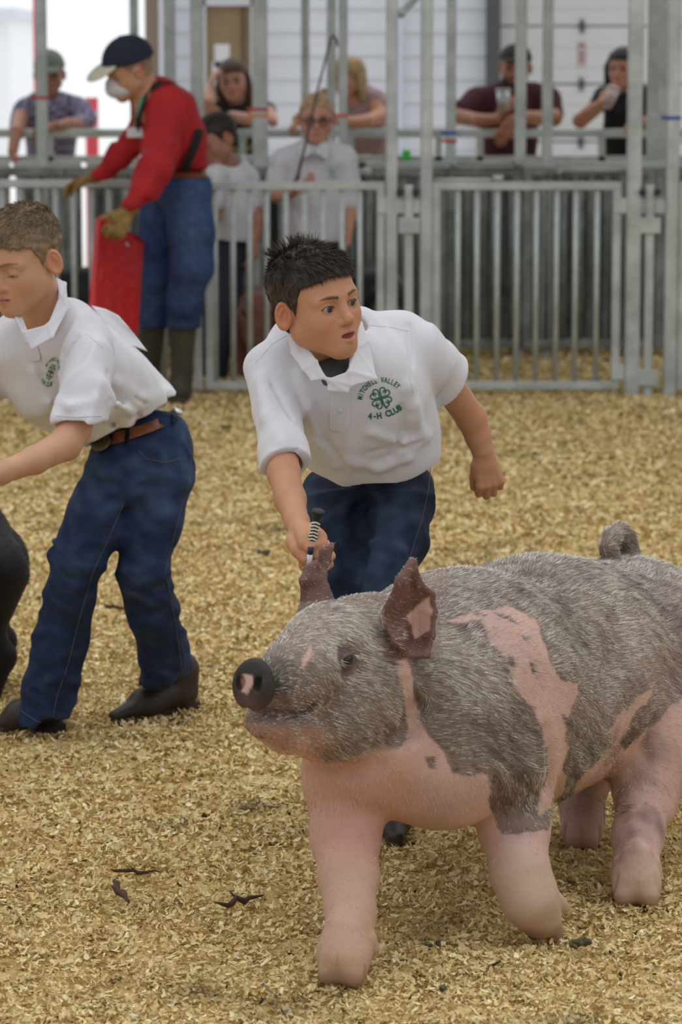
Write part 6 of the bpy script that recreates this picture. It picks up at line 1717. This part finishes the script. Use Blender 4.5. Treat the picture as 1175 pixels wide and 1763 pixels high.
simple_pig((X_at(448, 15.5), 15.44, 0), -math.pi/2, .66, redc, 'reddish brown pig looking through the gate bars left of the dark-haired boy', headlow=.06)
def spotc(v, l):
    w = np.clip(vnoise(v, 2.2, 12)*2-.9, 0, 1)[:, None]; return s2l((30, 28, 30))*(1-w)+s2l((150, 146, 142))*w
simple_pig((X_at(645, 15.6), 15.54, 0), math.pi/2, .84, spotc, 'black and white pig seen from behind through the gate bars right of the girl')
simple_pig((X_at(40, 15.3), 15.3, 0), .10, .86, flatc((30, 28, 30)), 'black pig behind the gate bars, half hidden by the red board')
# ------------------------------------------------------------------ odd bits lying on the shavings
def clod(px, py, r, col, label, seed, cat='clod', name='dirt_clod'):
    c = G(px, py, .012); S = Sdf(); rs = np.random.RandomState(seed); n = 7
    root = empty(name, (c[0], c[1], 0), label, cat)
    for k in range(n):
        o = A(rs.uniform(-1, 1)*r*.9, rs.uniform(-1, 1)*r*.6, rs.uniform(0, .6)*r)
        T = Sdf(); a = r*rs.uniform(.3, .55); T.ell(c+o, A(a, a*.8, a*.7)); T.disp = lambda p: vnoise(p, 60, seed+k)*.002
        sdf_obj('lump', T, .0028, mat('dark_clod_%d' % (seed % 2), rgb(*col), rough=.95, noise=(90, rgb(150, 138, 96), .5)), root)
def bark(px0, py0, px1, py1, label, seed, w=.006, name='bark_strip'):
    a, b = G(px0, py0, .016), G(px1, py1, .016); rs = np.random.RandomState(seed)
    pts = [a+(b-a)*t+A(rs.normal()*.004, rs.normal()*.006, abs(rs.normal())*.004) for t in np.linspace(0, 1, 8)]
    c = (a+b)/2; root = empty(name, (c[0], c[1], 0), label, 'bark')
    tube('strip', pts, [w*.3, w*.8, w, w*.8, w*1.1, w*.7, w*.5, w*.2], mat('dark_bark', rgb(84, 58, 40), rough=.9, noise=(60, rgb(52, 36, 26), .8)), root, 6)
    tube('splinter', [pts[3], pts[3]+A(-.012, .01, .010)], [w*.5, w*.2], mat('dark_bark'), root, 5)
clod(1000, 1628, .020, (48, 50, 40), 'dark greenish clod beside the raised fore hoof of the pig', 1)
clod(1048, 1642, .008, (204, 148, 72), 'small orange wood chunk right of the dark clod', 3, 'wood', 'wood_chunk')
clod(765, 1702, .010, (56, 56, 44), 'small dark clod below the pig, near the bottom edge', 5)
clod(455, 954, .018, (70, 66, 52), 'dark patch of soiled litter left of the boy\'s whip hand', 6)
clod(200, 1690, .008, (58, 58, 50), 'small dark clod near the bottom left', 9)
clod(745, 1628, .012, (66, 64, 44), 'dark greenish crumb right of the pig\'s front right leg', 11)
bark(375, 1562, 455, 1545, 'dark strip of bark left of the pig\'s front right leg', 2)
bark(195, 1520, 222, 1560, 'short upright dark splinter of bark on the shavings at lower left', 4, .007)
bark(190, 1505, 280, 1503, 'thin brown strip of bark above the short dark splinter', 8, .004)
bark(175, 1045, 225, 1048, 'thin dark twig behind the legs of the fair-haired boy', 10, .005)
